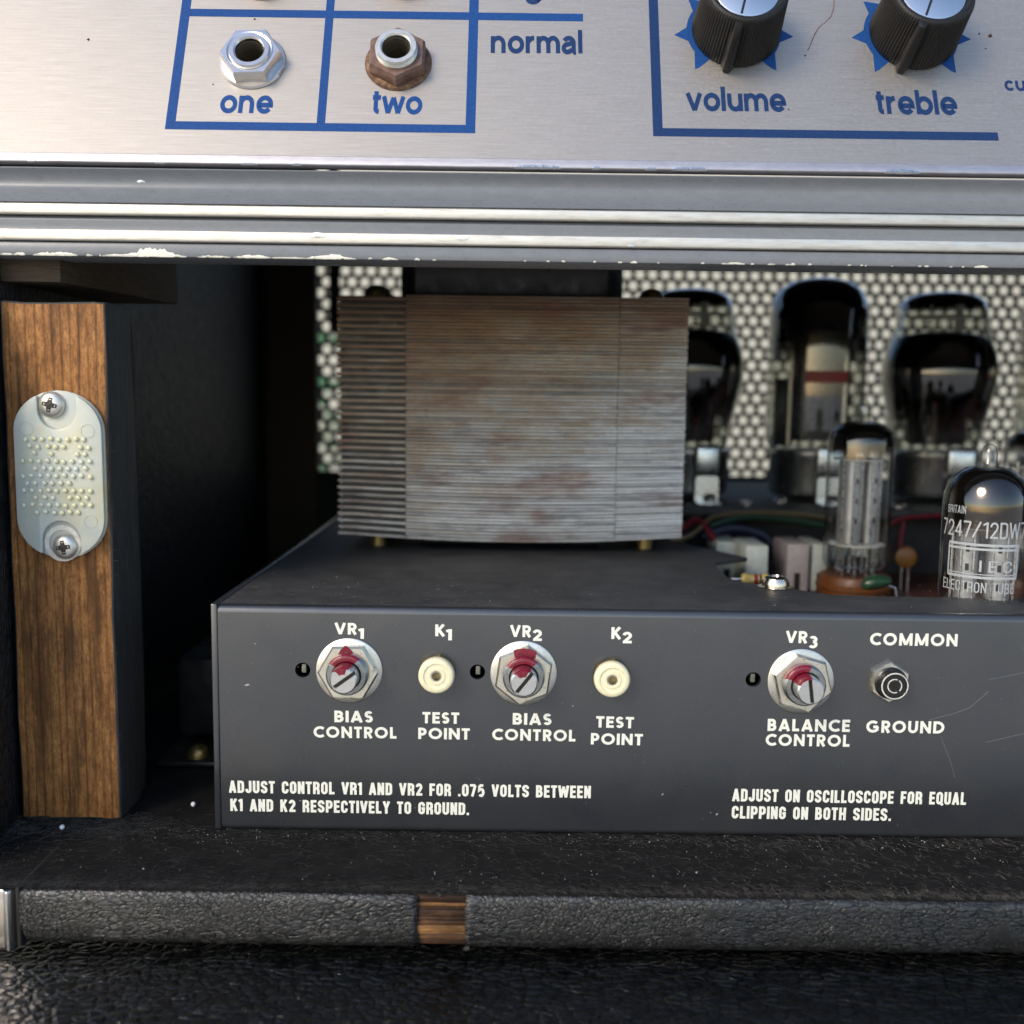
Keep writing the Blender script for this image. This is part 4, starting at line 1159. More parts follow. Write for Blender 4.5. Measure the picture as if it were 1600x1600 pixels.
# printed lines
def line(quad, name='printed_line', mat=BLUE):
    q = [pn(*p) for p in quad]
    MB().add([(x, y, .02) for x, y in q], [(0, 1, 2, 3)]).build(name, mat, CP, smooth=0)
def bar(u0, v0, u1, v1, w, z=.02, ext=0, mat=BLUE):
    a_, b_ = Vector(pn(u0, v0)), Vector(pn(u1, v1)); e = (b_ - a_).normalized(); nn = Vector((-e.y, e.x)) * (w / 2)
    a_ -= e * ext; b_ += e * ext
    MB().add([(p_.x, p_.y, z) for p_ in (a_ - nn, b_ - nn, b_ + nn, a_ + nn)], [(0, 1, 2, 3)]).build('printed_line', mat, CP, smooth=0)
# left box, built from measured corners so that the rows and columns are square on the panel
xl, yb = pn(266, 195.6); xr_, _ = pn(735, 201); ym = pn(520, 22.5)[1]; xd = pn(501.5, 190)[0]
LW = 2.3
def rect(x0, x1, y0, y1, z=.02, mat=BLUE):
    MB().add([(x0, y0, z), (x1, y0, z), (x1, y1, z), (x0, y1, z)], [(0, 1, 2, 3)]).build('printed_line', mat, CP, smooth=0)
rect(xl - LW / 2, xr_ + LW / 2, yb - LW / 2, yb + LW / 2)
rect(xl - LW / 2, xl + LW / 2, yb + LW / 2 + .02, 86)
rect(xr_ - LW / 2, xr_ + LW / 2, yb + LW / 2 + .02, 86)
rect(xd - 1.0, xd + 1.0, yb + LW / 2 + .02, 86, .024)
rect(xl + LW / 2 + .02, pn(911, 28)[0], ym - LW / 2, ym + LW / 2, .028)
xv, yv = pn(1028, 206.5)
xe = pn(1560, 216)[0]
rect(xv - LW / 2, xe, yv - LW / 2, yv + LW / 2, mat=BLUE2)
rect(xv - LW / 2, xv + LW / 2, yv + LW / 2 + .02, 86, mat=BLUE2)
def ptext(text, u0, v0, u1, v1, xh, mat, bold=.03): put_font(text, mat, CP, pn(u0, v0), pn(u1, v1), xh, bold=bold)
ptext('one', 343, 176.3, 425, 177.3, 4.9, BLUE)
ptext('two', 581, 177.2, 659, 178.6, 4.9, BLUE)
ptext('normal', 767, 83, 910.5, 83.5, 5.0, BLUE2)
ptext('bright', 767, -5.5, 886, -5, 5.0, BLUE2)
ptext('volume', 1073.5, 173, 1229, 174.5, 5.0, BLUE2)
ptext('treble', 1371, 178, 1497, 179.5, 5.0, BLUE2)
ptext('cut', 1571, 141.6, 1613, 142.2, 2.9, BLUE2)
# dial marks
def dial(u, v_, name='dial_mark'):
    cx, cy = pn(u, v_); mb = MB(); r0, r1 = 9.6, 11.4
    ring_ = [(cx + r * math.sin(R(a)), cy - r * math.cos(R(a)), .02) for a in range(38, 323, 5) for r in (r0, r1)]
    m = len(ring_) // 2
    mb.add(ring_, [(2 * i, 2 * i + 1, 2 * i + 3, 2 * i + 2) for i in range(m - 1)])
    for k_ in range(7):
        a = 38 + k_ * 47.3
        wd = 12
        q = [(r1 - .4, a - wd), (r1 + 3.1, a), (r1 - .4, a + wd)] if 0 < k_ < 6 else [(r1 - 1.8, a - (4 if k_ == 0 else 20)), (r1 + 3.0, a - (2.5 if k_ == 0 else 7)), (r1 + 3.0, a + (7 if k_ == 0 else 2.5)), (r1 - 1.8, a + (20 if k_ == 0 else 4))]
        if k_ in (0, 6):
            sgn = 1 if k_ == 0 else -1
            q = [(9.6, a - 2 * sgn), (13.6, a + 1 * sgn), (14.8, a + 13 * sgn - 10 * sgn), (11.4, a + 20 * sgn), (9.6, a + 20 * sgn)]
        mb.add([(cx + r * math.sin(R(b)), cy - r * math.cos(R(b)), .025) for r, b in q], [tuple(range(len(q)))])
    mb.build(name, BLUE, CP, smooth=0)
dial(1146, 50); dial(1423, 54)

# ---- jacks
def jack(key, label, hexrot, nutm, flm, bum, nh, bh, flange):
    s_, t_ = J[key]
    t = thing('jack_socket', label, 'jack socket', pw(s_, t_), PR, 'round input jack sockets on the control panel')
    MB().lathe([(4.9, .02), (flange - .2, .02), (flange, .2), (flange - .3, .7), (4.9, 1.0)], (0, 0, 0), 44).build('washer', flm, t)
    hexnut(7.5, hexrot, nh, .75).build('nut', nutm, t, smooth=20)
    pr = [(5.6, nh + .6), (5.4, nh + 1.0)] if nutm is NICKEL else [(4.95, nh + .5)]
    k0 = nh + .9
    while k0 < bh - .8:
        pr += [(4.95, k0), (4.7, k0 + .28)]; k0 += .56
    pr += [(4.95, bh - .45), (4.7, bh), (3.7, bh), (3.35, bh - .35), (3.3, bh - 1)]
    MB().lathe(pr, (0, 0, 0), 44).build('bushing', bum, t)
    pr = [(3.3, bh - 1)]
    zz = bh - 1
    while zz > -9: pr += [(3.12, zz - .4), (3.3, zz - .8)]; zz -= .8
    pr += [(3.2, -10), (0, -10)]
    MB().lathe(pr, (0, 0, 0), 36).build('bore', simple('dark_bore', (.10, .085, .06), .5, .6), t)  # bore wall darker than the bushing
    return t
JK1 = jack('one', 'bright chromed jack socket above the word one', 3, NICKEL, NICKEL, NICKEL, 3.0, 4.3, 7.9)
JK2 = jack('two', 'brown rusty jack socket above the word two', 30, BROWNNUT, RUST, PLATED, 3.2, 5.8, 8.0)
copy_thing(JK2, pw(*J['up1']), 'rusty jack socket cut by the top edge, above the bright socket')
copy_thing(JK2, pw(*J['up2']), 'rusty jack socket cut by the top edge, above the brown rusty socket')

# ---- knobs
def knob(u, v_, finrot, broken, label):
    s_, t_ = pn(u, v_)
    t = bpy.data.objects.new('control_knob', None); t.empty_display_size = .005; col.objects.link(t)
    t.parent = CP; t.location = (s_ * MM, t_ * MM, 0); t['label'] = label
    def fn(r, h, a):
        return r + (.13 if (.8 < h < 12.6 and r > 8) else 0) * math.cos(a * 84)
    pr = [(0, .25), (10.1, .25), (10.6, .5), (10.6, 1.0)] + [(10.55 - .09 * k_, 1.0 + 1.15 * k_) for k_ in range(1, 11)] + [(9.35, 13.3), (8.9, 13.75), (8.1, 13.7), (7.7, 13.2), (7.6, 12.6), (0, 12.6)]
    MB().lathe(pr, (0, 0, 0), 504, fn=fn).build('knob_body', KNOB, t, smooth=50)
    # pointer fin
    L0 = 9.0; top_ = 13.4 if not broken else 11.0
    a = R(finrot); e = Vector((math.cos(a), math.sin(a), 0)); nn = Vector((-e.y, e.x, 0)); zz = Vector((0, 0, 1))
    sec = lambda r0, r1, w0, w1, z_: [e * r0 - nn * w0 + zz * z_, e * r1 - nn * w1 + zz * z_, e * r1 + nn * w1 + zz * z_, e * r0 + nn * w0 + zz * z_]
    S_ = [sec(L0, 12.6, 2.2, .85, .3), sec(L0, 12.3, 2.0, .8, 4), sec(L0 - .5, 11.6, 1.8, .75, 9), sec(L0 - 1, 11.0, 1.6, .65, top_)]
    if broken: S_.append(sec(L0 - 1, 9.5, 1.6, .9, 12.9))
    vs = [p_ for q in S_ for p_ in q]; fs = [(3, 2, 1, 0)]
    for i in range(len(S_) - 1):
        for k_ in range(4): fs.append((4 * i + k_, 4 * i + (k_ + 1) % 4, 4 * i + 4 + (k_ + 1) % 4, 4 * i + 4 + k_))
    nS = 4 * (len(S_) - 1); fs.append((nS, nS + 1, nS + 2, nS + 3))
    MB().add(vs, fs).build('pointer_fin', KNOB, t, bevel=.25)
    MB().lathe([(7.45, 12.62), (7.45, 13.0), (7.2, 13.1), (0, 13.1)], (0, 0, 0), 48).build('cap_disc', CAP, t)
    MB().add([e * 7.1 - nn * .28 + zz * 13.13, e * 2 - nn * .28 + zz * 13.13, e * 2 + nn * .28 + zz * 13.13, e * 7.1 + nn * .28 + zz * 13.13], [(0, 1, 2, 3)]).build('pointer_line', BAKE, t, smooth=0)
    return t
knob(1149, 50, 256, True, 'black ribbed knob with chipped pointer above the word volume')
knob(1426, 54, 249, False, 'black ribbed knob with intact pointer above the word treble')
# hair and crumbs on the panel
q = [(1303, -2), (1302, 14), (1298, 26), (1288, 36), (1279, 43), (1272, 55), (1267, 68), (1262, 79)]
pts = []
for i in range(len(q) - 1):
    for f_ in (0, .34, .67): pts.append((q[i][0] + (q[i + 1][0] - q[i][0]) * f_, q[i][1] + (q[i + 1][1] - q[i][1]) * f_))
pts.append(q[-1])
h_ = MB().tube([pw(*pn(*p_), .12 + .12 * math.sin(i * .5)) for i, p_ in enumerate(pts)], .085, 6).build('stray_hair', HAIR, None, off=pw(*pn(1280, 45)))
tag(h_, 'curved brown hair lying on the bare metal between the two knobs', 'hair')
mb = MB()
for (u, v_, r) in ((1547, 56, .45), (1530, 53, .22), (1540, 76, .18), (1258, 87, .22), (1232, 171, .2), (1470, 40, .15), (138, 62, .3), (333, 132, .18), (398, 30, .25)):
    s_, t_ = pn(u, v_)
    mb.lathe([(r, .03), (r * .9, r * .5), (r * .4, r * .9), (0, r)], (s_, t_, 0), 8, fn=lambda rr, h, a: rr * (1 + .4 * math.sin(3 * a + rr * 40)))
mb.build('crumbs', simple('dark_crumb', (.06, .03, .03), .8), CP)['kind'] = 'stuff'

# ------------------------------------------------------------------ trim moulding
TM = thing('trim_moulding', 'grey enamelled moulding with bright metal stripes under the control panel', 'trim moulding', (140, 2, 40))
OM = (140, 2, 40)
def extr(prof, name, mat, x0=-140, x1=420, n=1, wob=0, bevel=0):
    vs = []; m = len(prof)
    for i in range(n + 1):
        x = x0 + (x1 - x0) * i / n
        for j, (y, z) in enumerate(prof):
            w = wob * (mnoise.noise(Vector((x * .03, j * .2, 0))) + .35 * mnoise.noise(Vector((x * .2, j * .3, 4))))
            vs.append((x, y + w, z))
    return MB().add(vs, [(i * m + j, (i + 1) * m + j, (i + 1) * m + j + 1, i * m + j + 1) for i in range(n) for j in range(m - 1)]).build(name, mat, TM, OM, smooth=35)
cove = [(9, 50.6), (4.2, 50.4), (3.9, 49.9)] + [(-1.2 + 5.0 * math.sin(R(a)) , 45.9 + 4.2 * math.cos(R(a)) * 1.0) for a in range(88, 150, 6)]
cove = [(8, 50.7), (3.6, 50.5)] + [(3.6 + .9 * math.sin(R(k_ * 18)) - (k_ / 10) ** 2.0 * 5.2 + 1.6 * math.sin(R(k_ * 18)), 50.3 - k_ * .85) for k_ in range(11)] + [(-.2, 41.6)]
extr(cove, 'cove', ENAMEL, n=60, wob=.015)
extr([(.6, 41.75), (-.85, 41.72), (-1.08, 41.55), (-1.15, 41.3), (-1.15, 39.6), (-1.08, 39.4), (-.85, 39.2), (.6, 39.15)], 'bright_stripe', STRIPE, n=120, wob=.04)
extr([(.6, 39.0), (.9, 38.7), (.9, 38.45), (-.25, 38.3), (-.35, 37.9), (-.05, 37.0), (-.25, 36.0), (.4, 35.9)], 'grey_band', ENAMEL, n=60, wob=.04)
extr([(.6, 35.95), (-.75, 35.92), (-.98, 35.75), (-1.05, 35.5), (-1.05, 33.8), (-.98, 33.6), (-.75, 33.4), (.6, 33.35)], 'bright_stripe', STRIPE, n=120, wob=.04)
extr([(.6, 33.25), (-.1, 33.1), (-.3, 32.8), (-.35, 30.6), (-.2, 30.15), (.2, 29.95), (14, 30.2), (14, 50.7), (8, 50.7)], 'lower_band', ENAMEL, n=60, wob=.03)
mb = MB()
def chip(u0, u1, hmax, v_base, seed):
    a_, b_ = at(u0, v_base, -.3), at(u1, v_base, -.3); n = max(5, int((b_.x - a_.x) / .35)); vs = []
    for i in range(n + 1):
        x = a_.x + (b_.x - a_.x) * i / n; e = min(1, 3 * i / n, 3 * (n - i) / n)
        hh = hmax * e * max(.15, .62 + .8 * mnoise.noise(Vector((x * .35, seed, 0))) + .5 * mnoise.noise(Vector((x * 1.6, seed, 3))))
        vs += [(x, -.28, 30.02 + .25 * max(0, mnoise.noise(Vector((x * 1.1, seed, 9))))), (x, -.46, 30.2 + hh * .5), (x, -.42, 30.22 + hh)]
    mb.add(vs, [(3 * i + j, 3 * i + 3 + j, 3 * i + 4 + j, 3 * i + 1 + j) for i in range(n) for j in range(2)])
for (u0, u1, h_) in ((0, 22, .3), (22, 40, .8), (52, 121, .9), (160, 215, .5), (180, 292, 1.5), (305, 360, .35), (365, 424, .75), (425, 478, .3), (478, 556, 1.0), (597, 622, .5), (648, 656, .5), (985, 996, .45), (1133, 1164, .55), (1200, 1212, .3), (1236, 1243, .4), (1345, 1350, .3), (1445, 1452, .25), (1523, 1545, .4)):
    chip(u0, u1, h_, 398, u0 * .37)
for k_ in range(40):
    u = random.uniform(0, 1600); chip(u, u + random.uniform(2, 7), random.uniform(.1, .3), 398, k_ * 1.9)
mb.build('paint_chips', CHIP, TM, OM, smooth=0)['kind'] = 'stuff'
mb = MB()
for (u, v_, w, hh) in ((495, 368, 4.6, 1.5), (722, 372, 3.0, 1.1), (985, 384, 1.6, .7), (600, 328, .7, .4), (212, 279, 2.4, .8)):
    p_ = at(u, v_, -1.0); n = 9
    q = [(p_.x + w * .5 * math.cos(2 * math.pi * i / n) * random.uniform(.6, 1.1), -1.22 if v_ > 300 else 2.6, p_.z + hh * .5 * math.sin(2 * math.pi * i / n) * random.uniform(.5, 1.1)) for i in range(n)]
    mb.add([(p_.x, (-1.30 if v_ > 300 else 2.4), p_.z)] + q, [(0, 1 + i, 1 + (i + 1) % n) for i in range(n)])
mb.build('dents', BRIGHTCHIP, TM, OM, smooth=0)['kind'] = 'stuff'

# ------------------------------------------------------------------ perforated rear grille
GR = thing('perforated_grille', 'black perforated metal sheet closing the back of the cabinet', 'grille', (150, 278, 20))
OG = (150, 278, 20)
mb = MB(); pit_, rh = 6.35, 2.36
hexc = [(pit_ / math.sqrt(3) * math.cos(R(30 + 60 * k_)), pit_ / math.sqrt(3) * math.sin(R(30 + 60 * k_))) for k_ in range(6)]
rim = []
for k_ in range(6):
    a_, b_ = hexc[k_], hexc[(k_ + 1) % 6]; rim += [a_, ((a_[0] + b_[0]) / 2, (a_[1] + b_[1]) / 2)]
hole = [(rh * math.cos(R(30 + 30 * k_)), rh * math.sin(R(30 + 30 * k_))) for k_ in range(12)]
r_ = 0; z = -45.0
while z < 98:
    x = -100 + (pit_ / 2 if r_ % 2 else 0)
    while x < 424:
        vs = [(x + p_[0], 278, z + p_[1]) for p_ in rim] + [(x + p_[0], 278, z + p_[1]) for p_ in hole] + [(x + p_[0], 279.2, z + p_[1]) for p_ in hole]
        mb.add(vs, [(i, (i + 1) % 12, 12 + (i + 1) % 12, 12 + i) for i in range(12)] + [(12 + i, 12 + (i + 1) % 12, 24 + (i + 1) % 12, 24 + i) for i in range(12)])
        x += pit_
    z += pit_ * math.sqrt(3) / 2; r_ += 1
mb.build('perforated_sheet', PERF, GR, OG, smooth=0, recalc=False)

# ------------------------------------------------------------------ rear deck and circuit board
DK = thing('rear_deck', 'black metal deck that carries the power tubes', 'metal deck', (150, 200, -43))
MB().box(52, 400, 140, 266, -44.5, -41.5).build('deck_plate', DECK, DK, (150, 200, -43), bevel=.5)
MB().box(52, 400, 150, 152, -98, -44.6).build('deck_wall', BLACKINT, DK, (150, 200, -43))
for (x, y) in ((90, 152), (148, 150), (106, 163)):
    MB().lathe([(2.6, -41.5), (2.6, -40.6), (1.8, -39.9), (0, -39.7)], (x, y, 0), 16).build('bolt_head', NICKEL, DK, (150, 200, -43))
BD = tag(MB().box(56, 400, 24, 149, -68.2, -66.6).build('circuit_board', PCB, None, off=(180, 80, -67), bevel=.2), 'brown circuit board in the well behind the chassis lip', 'circuit board')

def comp(name, label, cat, mb, mat, loc, group=None, **kw):
    o = mb.build(name, mat, None, off=(0, 0, 0), **kw)
    o.location = (loc[0] * MM, loc[1] * MM, loc[2] * MM + H0)
    return tag(o, label, cat, group)
def boxcap(u0, u1, v0, v1, Y, mat, label):
    a_, b_ = at(u0, v0, Y), at(u1, v1, Y)
    w = b_.x - a_.x; hgt = a_.z + 66.6
    t = thing('box_capacitor', label, 'capacitor', ((a_.x + b_.x) / 2, Y + 6, -66.6), (0, 0, 0), 'boxy capacitors on the circuit board')
    MB().box(-w / 2, w / 2, -6, 14, .4, hgt).build('case', mat, t, bevel=.7)
    MB().box(-w * .16, w * .12, -6.03, -5.9, .5, hgt * .42).build('case_slot', DARKHOLE, t)
    for sx in (-1, 1): MB().lathe([(.35, 0), (.35, .6)], (sx * w * .3, 0, 0), 8).build('lead', WIRE, t)
boxcap(1166, 1200, 852, 890, 96, CAPW, 'grey green boxy capacitor nearest the notch of the chassis top')
boxcap(1120, 1156, 846, 860, 112, CAPW, 'low pale capacitor strip half hidden behind the chassis notch')
boxcap(1231, 1264, 850, 890, 104, CAPP, 'pinkish boxy capacitor left of the clear preamp tube')
boxcap(1270, 1292, 850, 888, 106, CAPW, 'pale blue boxy capacitor touching the side of the clear preamp tube')
p = at(1415, 871, 112)
t = thing('disc_capacitor', 'amber disc capacitor right of the clear preamp tube', 'capacitor', (p.x, 112, -66.6))
MB().lathe([(0, -1.6), (2.4, -1.5), (3.7, -.7), (3.9, 0), (3.7, .7), (2.4, 1.5), (0, 1.6)], (0, 0, p.z + 66.6), 24, axis='y').build('disc', AMBERC, t)
for sx in (-1.2, 1.2): MB().lathe([(.35, 0), (.35, p.z + 66.6 - 2)], (sx, 0, 0), 8).build('lead', WIRE, t)
p = at(1368, 915, 72)
t = thing('green_capacitor', 'glossy green dipped capacitor in front of the amber tube socket', 'capacitor', (p.x, 72, -66.6))
mb = MB(); mb.lathe([(0, 0), (1.6, .2), (2.6, 1.4), (2.7, 3), (2.3, 5.4), (1.2, 7.2), (0, 7.6)], (0, 0, 0), 20)
for v in mb.v: v.x, v.z = v.x * .5 + v.z * 1.15 - 4, v.x * .9 + p.z + 66.6 + 1.0
mb.build('dipped_body', GREENC, t)
MB().tube([(4, 0, p.z + 66.6), (6, 0, p.z + 66), (8, .5, 0)], .35, 8).build('lead', WIRE, t)
p = at(1180, 905, 62)
t = thing('axial_resistor', 'tan striped resistor beside the chassis screw', 'resistor', (p.x, 62, p.z))
MB().lathe([(0, -4.2), (1.3, -4.1), (1.75, -3.6), (1.75, -2.4), (1.5, -2), (1.5, 2), (1.75, 2.4), (1.75, 3.6), (1.3, 4.1), (0, 4.2)], (0, 0, 0), 18, axis='x').build('resistor_body', YELLC, t)
MB().lathe([(1.56, -.6), (1.56, .6)], (0, 0, 0), 18, axis='x').build('colour_band', WRED, t)
MB().lathe([(1.56, 1.0), (1.56, 1.7)], (0, 0, 0), 18, axis='x').build('colour_band', BAKE, t)
MB().tube([(-8, 0, -3.5), (-7, 0, 0), (-4, 0, 0)], .35, 8).build('lead', WIRE, t)
MB().tube([(4, 0, 0), (7, 0, 0), (8, 0, -3.5)], .9, 8).build('lead_sleeve', PBLUEC, t)

# ------------------------------------------------------------------ wires
def wire(pts, r, mat, label):
    w = [at(*p_) for p_ in pts]; sm = []
    for i in range(len(w) - 1):
        p0, p1, p2, p3 = w[max(i - 1, 0)], w[i], w[i + 1], w[min(i + 2, len(w) - 1)]
        for k_ in range(6):
            t_ = k_ / 6
            sm.append(.5 * ((2 * p1) + (p2 - p0) * t_ + (2 * p0 - 5 * p1 + 4 * p2 - p3) * t_ ** 2 + (3 * p1 - p0 - 3 * p2 + p3) * t_ ** 3))
    sm.append(w[-1])
    o = MB().tube(sm, r, 8).build('hookup_wire', mat, None, off=w[0])
    return tag(o, label, 'wire', 'hook-up wires behind the chassis')
wire([(1046, 846, 118), (1075, 838, 118), (1092, 826, 120), (1120, 806, 128), (1190, 800, 132), (1262, 805, 134), (1300, 812, 134)], .9, WTAN, 'tan wire arching from the transformer under the deck edge')
wire([(1050, 838, 122), (1070, 822, 122), (1088, 812, 126), (1100, 820, 122), (1118, 845, 118)], 1.1, WRED, 'red wire looping beside the transformer corner')
wire([(1110, 822, 130), (1160, 808, 132), (1230, 812, 134), (1290, 822, 134)], 1.3, WGRN, 'green wire below the deck edge')
wire([(1095, 840, 126), (1140, 826, 128), (1190, 836, 128), (1215, 862, 124)], 2.0, WBLU, 'thick navy wire bundle behind the pale capacitors')
wire([(1385, 822, 138), (1410, 810, 136), (1440, 807, 134), (1475, 806, 134), (1500, 818, 134)], .9, WRED, 'red wire crossing behind the printed preamp tube')
wire([(1412, 815, 132), (1408, 840, 130), (1405, 862, 128)], .8, WRED, 'short red wire dropping to the amber disc capacitor')

# ------------------------------------------------------------------ preamp tubes
def noval(loc, label, gtop, glow, plates, heights=(0, 43, 50, 57), socket=True, seed=0):
    hb, hs, hd, ht = heights
    t = thing('preamp_tube', label, 'vacuum tube', loc, (0, 0, 0), 'small glass preamp tubes')
    r = 10.5
    prof = [(0, hb), (6.5, hb), (8.6, hb + .5), (9.9, hb + 1.8), (10.5, hb + 3.6)] + [(r, hb + 3.6 + (hs - hb - 3.6) * k_ / 4) for k_ in range(1, 5)]
    for a in (15, 30, 45, 60, 72): prof.append((2.3 + (r - 2.3) * math.cos(R(a)) ** .9, hs + (hd - hs) * math.sin(R(a))))
    prof += [(2.5, hd + .1), (2.0, hd + .9), (1.95, hd + (ht - hd) * .6), (1.5, ht - .8), (.8, ht - .15), (0, ht)]
    MB().lathe(prof, (0, 0, 0), 48).build('glass_envelope', GLASS, t, smooth=70)
    ri = r - .55
    gp = [(ri, glow), (ri, (glow + hs) / 2), (ri, hs)] + [(1.9 + (ri - 1.9) * math.cos(R(a)) ** .9, hs - .5 + (hd - hs) * math.sin(R(a))) for a in (15, 30, 45, 60, 72, 84)] + [(0, hd - .5)]
    MB().lathe(gp, (0, 0, 0), 48).build('getter', getter('getter_coat', glow, gtop), t, smooth=70)
    for (z_, rr) in ((hs - 6, 8.6), (hb + 9, 8.8)):
        MB().lathe([(0, z_), (rr, z_), (rr, z_ + .35), (0, z_ + .35)], (0, 0, 0), 32, fn=lambda q, h, a: q * (1 + .035 * math.cos(a * 9))).build('mica_disc', MICA, t, smooth=20)
    z0, z1 = hb + 9.6, hs - 6.3
    for (x, y, w, d) in plates:
        mb = MB(); n = 16
        for k_ in range(n): pass
        prof_ = [(x + w * math.copysign(abs(math.cos(R(a))) ** .6, math.cos(R(a))), y + d * math.copysign(abs(math.sin(R(a))) ** .6, math.sin(R(a)))) for a in range(0, 360, 15)]
        mb.prism(prof_, z0, z1)
        pl = mb.build('anode_plate', PLATE, t, smooth=40)
        for zz in (.28, .52, .76):
            MB().box(x - .45, x + .45, y - d - .05, y - d + .1, z0 + (z1 - z0) * zz - .9, z0 + (z1 - z0) * zz + .9).build('plate_window', DARKHOLE, pl)
        for sx in (-1, 1):
            MB().lathe([(.28, z0 - 2), (.28, z1 + 3)], (x + sx * w * .55, y - d - .4, 0), 8).build('support_rod', WIRE, t)
    for sx in (-1, 1): MB().lathe([(.4, hb + 2), (.4, hs - 4)], (sx * 7.4, -1.5, 0), 8).build('support_rod', WIRE, t)
    for k_ in range(9):
        a = R(40 * k_ + 30); MB().lathe([(.5, hb - 5), (.5, hb + 3), (.32, hb + 8.5)], (5.9 * math.cos(a), 5.9 * math.sin(a), 0), 8).build('pin', WIRE, t)
    if socket:
        s_ = thing('tube_socket', label.split(' preamp')[0].replace('tall ', '') + ' tube socket', 'tube socket', (loc[0], loc[1], -66.6))
    return t
p = at(1345, 890, 96)
T1 = noval((p.x, 96, -57), 'clear preamp tube standing left of the printed tube', 43, 37.5, [(-3.6, 0, 2.7, 3.8), (3.6, 0, 2.7, 3.8)], (0, 43, 49.5, 57), socket=False)
T1.rotation_euler = (R(.6), R(-.4), R(20))
T1.location.x = at(1341, 780, 96).x * MM
p = at(1541, 800, 22)
T2 = noval((p.x + .3, 23, -63), 'preamp tube with white printed type code, nearest the chassis lip', 35, 28, [(-3.9, 0, 2.8, 4.0), (3.7, 0, 3.0, 4.0)], (0, 36.2, 46.0, 51.8), socket=False)
T2.rotation_euler = (0, 0, R(-20))
p = at(1624, 700, 96)
T3 = noval((p.x, 96, -57), 'preamp tube cut by the right edge, behind the printed tube', 45, 40, [(-3.6, 0, 2.7, 3.8), (3.6, 0, 2.7, 3.8)], (0, 41, 47.2, 54), socket=False)
def socket(x, y, zt2, label):
    t = thing('tube_socket', label, 'tube socket', (x, y, -66.6), (0, 0, 0), 'amber tube sockets on the circuit board')
    h = zt2 + 66.6 - 1.0
    MB().lathe([(0, 0), (11.3, 0), (11.6, .6), (11.6, h - 1), (11.0, h - .1), (0, h)], (0, 0, 0), 36).build('socket_body', ORANGE, t)
    MB().lathe([(11.7, h * .45), (12.3, h * .5), (12.3, h * .62), (11.7, h * .67)], (0, 0, 0), 36).build('socket_collar', ORANGE, t)
socket(T1.location.x / MM, 96, -57, 'amber socket under the clear preamp tube')
socket(T2.location.x / MM, 23 + 10.5, -64.5, 'amber socket under the printed preamp tube') if False else None
socket(T3.location.x / MM, 96, -57, 'amber socket under the tube at the right edge')
MB_s = thing('tube_socket', 'low dark socket hidden under the printed preamp tube', 'tube socket', (T2.location.x / MM, 23, -66.6))
MB().lathe([(0, .1), (10.2, .1), (10.2, 2.6), (0, 2.7)], (0, 0, 0), 30).build('socket_body', ORANGE, MB_s)
# printing on the front tube, wrapped round the glass
WR = 10.56
FACE = math.atan2(-(T2.location.x / MM), 263.0) - R(-20)
def wrap(x, y, z_):
    a = x / WR + FACE; return ((WR + z_ * .4) * math.sin(a), -(WR + z_ * .4) * math.cos(a), y)
def tube_text(text, style, x0, x1, y, cap, gap=.12):
    put_lettering(text, style, TPRINT, T2, (x0, y), (x1, y), cap, 'tube_print', .03, gap, .4, wrap=wrap, wt=.115)
ZB = lambda v_: at(1541, v_, 12.5).z + 63
tube_text('BRITAIN', 'narrow', -10.2, -4.6, ZB(806), 2.0)
tube_text('7247/12DW7', 'narrow', -12.0, 11.4, ZB(842), 4.1, .10)
tube_text('ELECTRON TUBE', 'narrow', -10.4, 8.4, ZB(928), 2.7)
tube_text('IEC', 'narrow', -.8, 7.4, ZB(895), 2.9, .3)
def tube_bar(x0, x1, y0, y1):
    n = 20
    vs = []
    for i in range(n + 1):
        x = x0 + (x1 - x0) * i / n; vs += [wrap(x, y0, .03), wrap(x, y1, .03)]
    MB().add(vs, [(2 * i, 2 * i + 2, 2 * i + 3, 2 * i + 1) for i in range(n)]).build('tube_print', TPRINT, T2, smooth=0)
tube_bar(-9.0, 9.2, ZB(855), ZB(851)); tube_bar(-9.0, 9.2, ZB(861.5), ZB(858)); tube_bar(-9.0, 9.0, ZB(906), ZB(902)); tube_bar(-9.0, 9.0, ZB(900), ZB(898.5))
tube_bar(-9.1, -8.6, ZB(902), ZB(855)); tube_bar(8.6, 9.1, ZB(902), ZB(855))

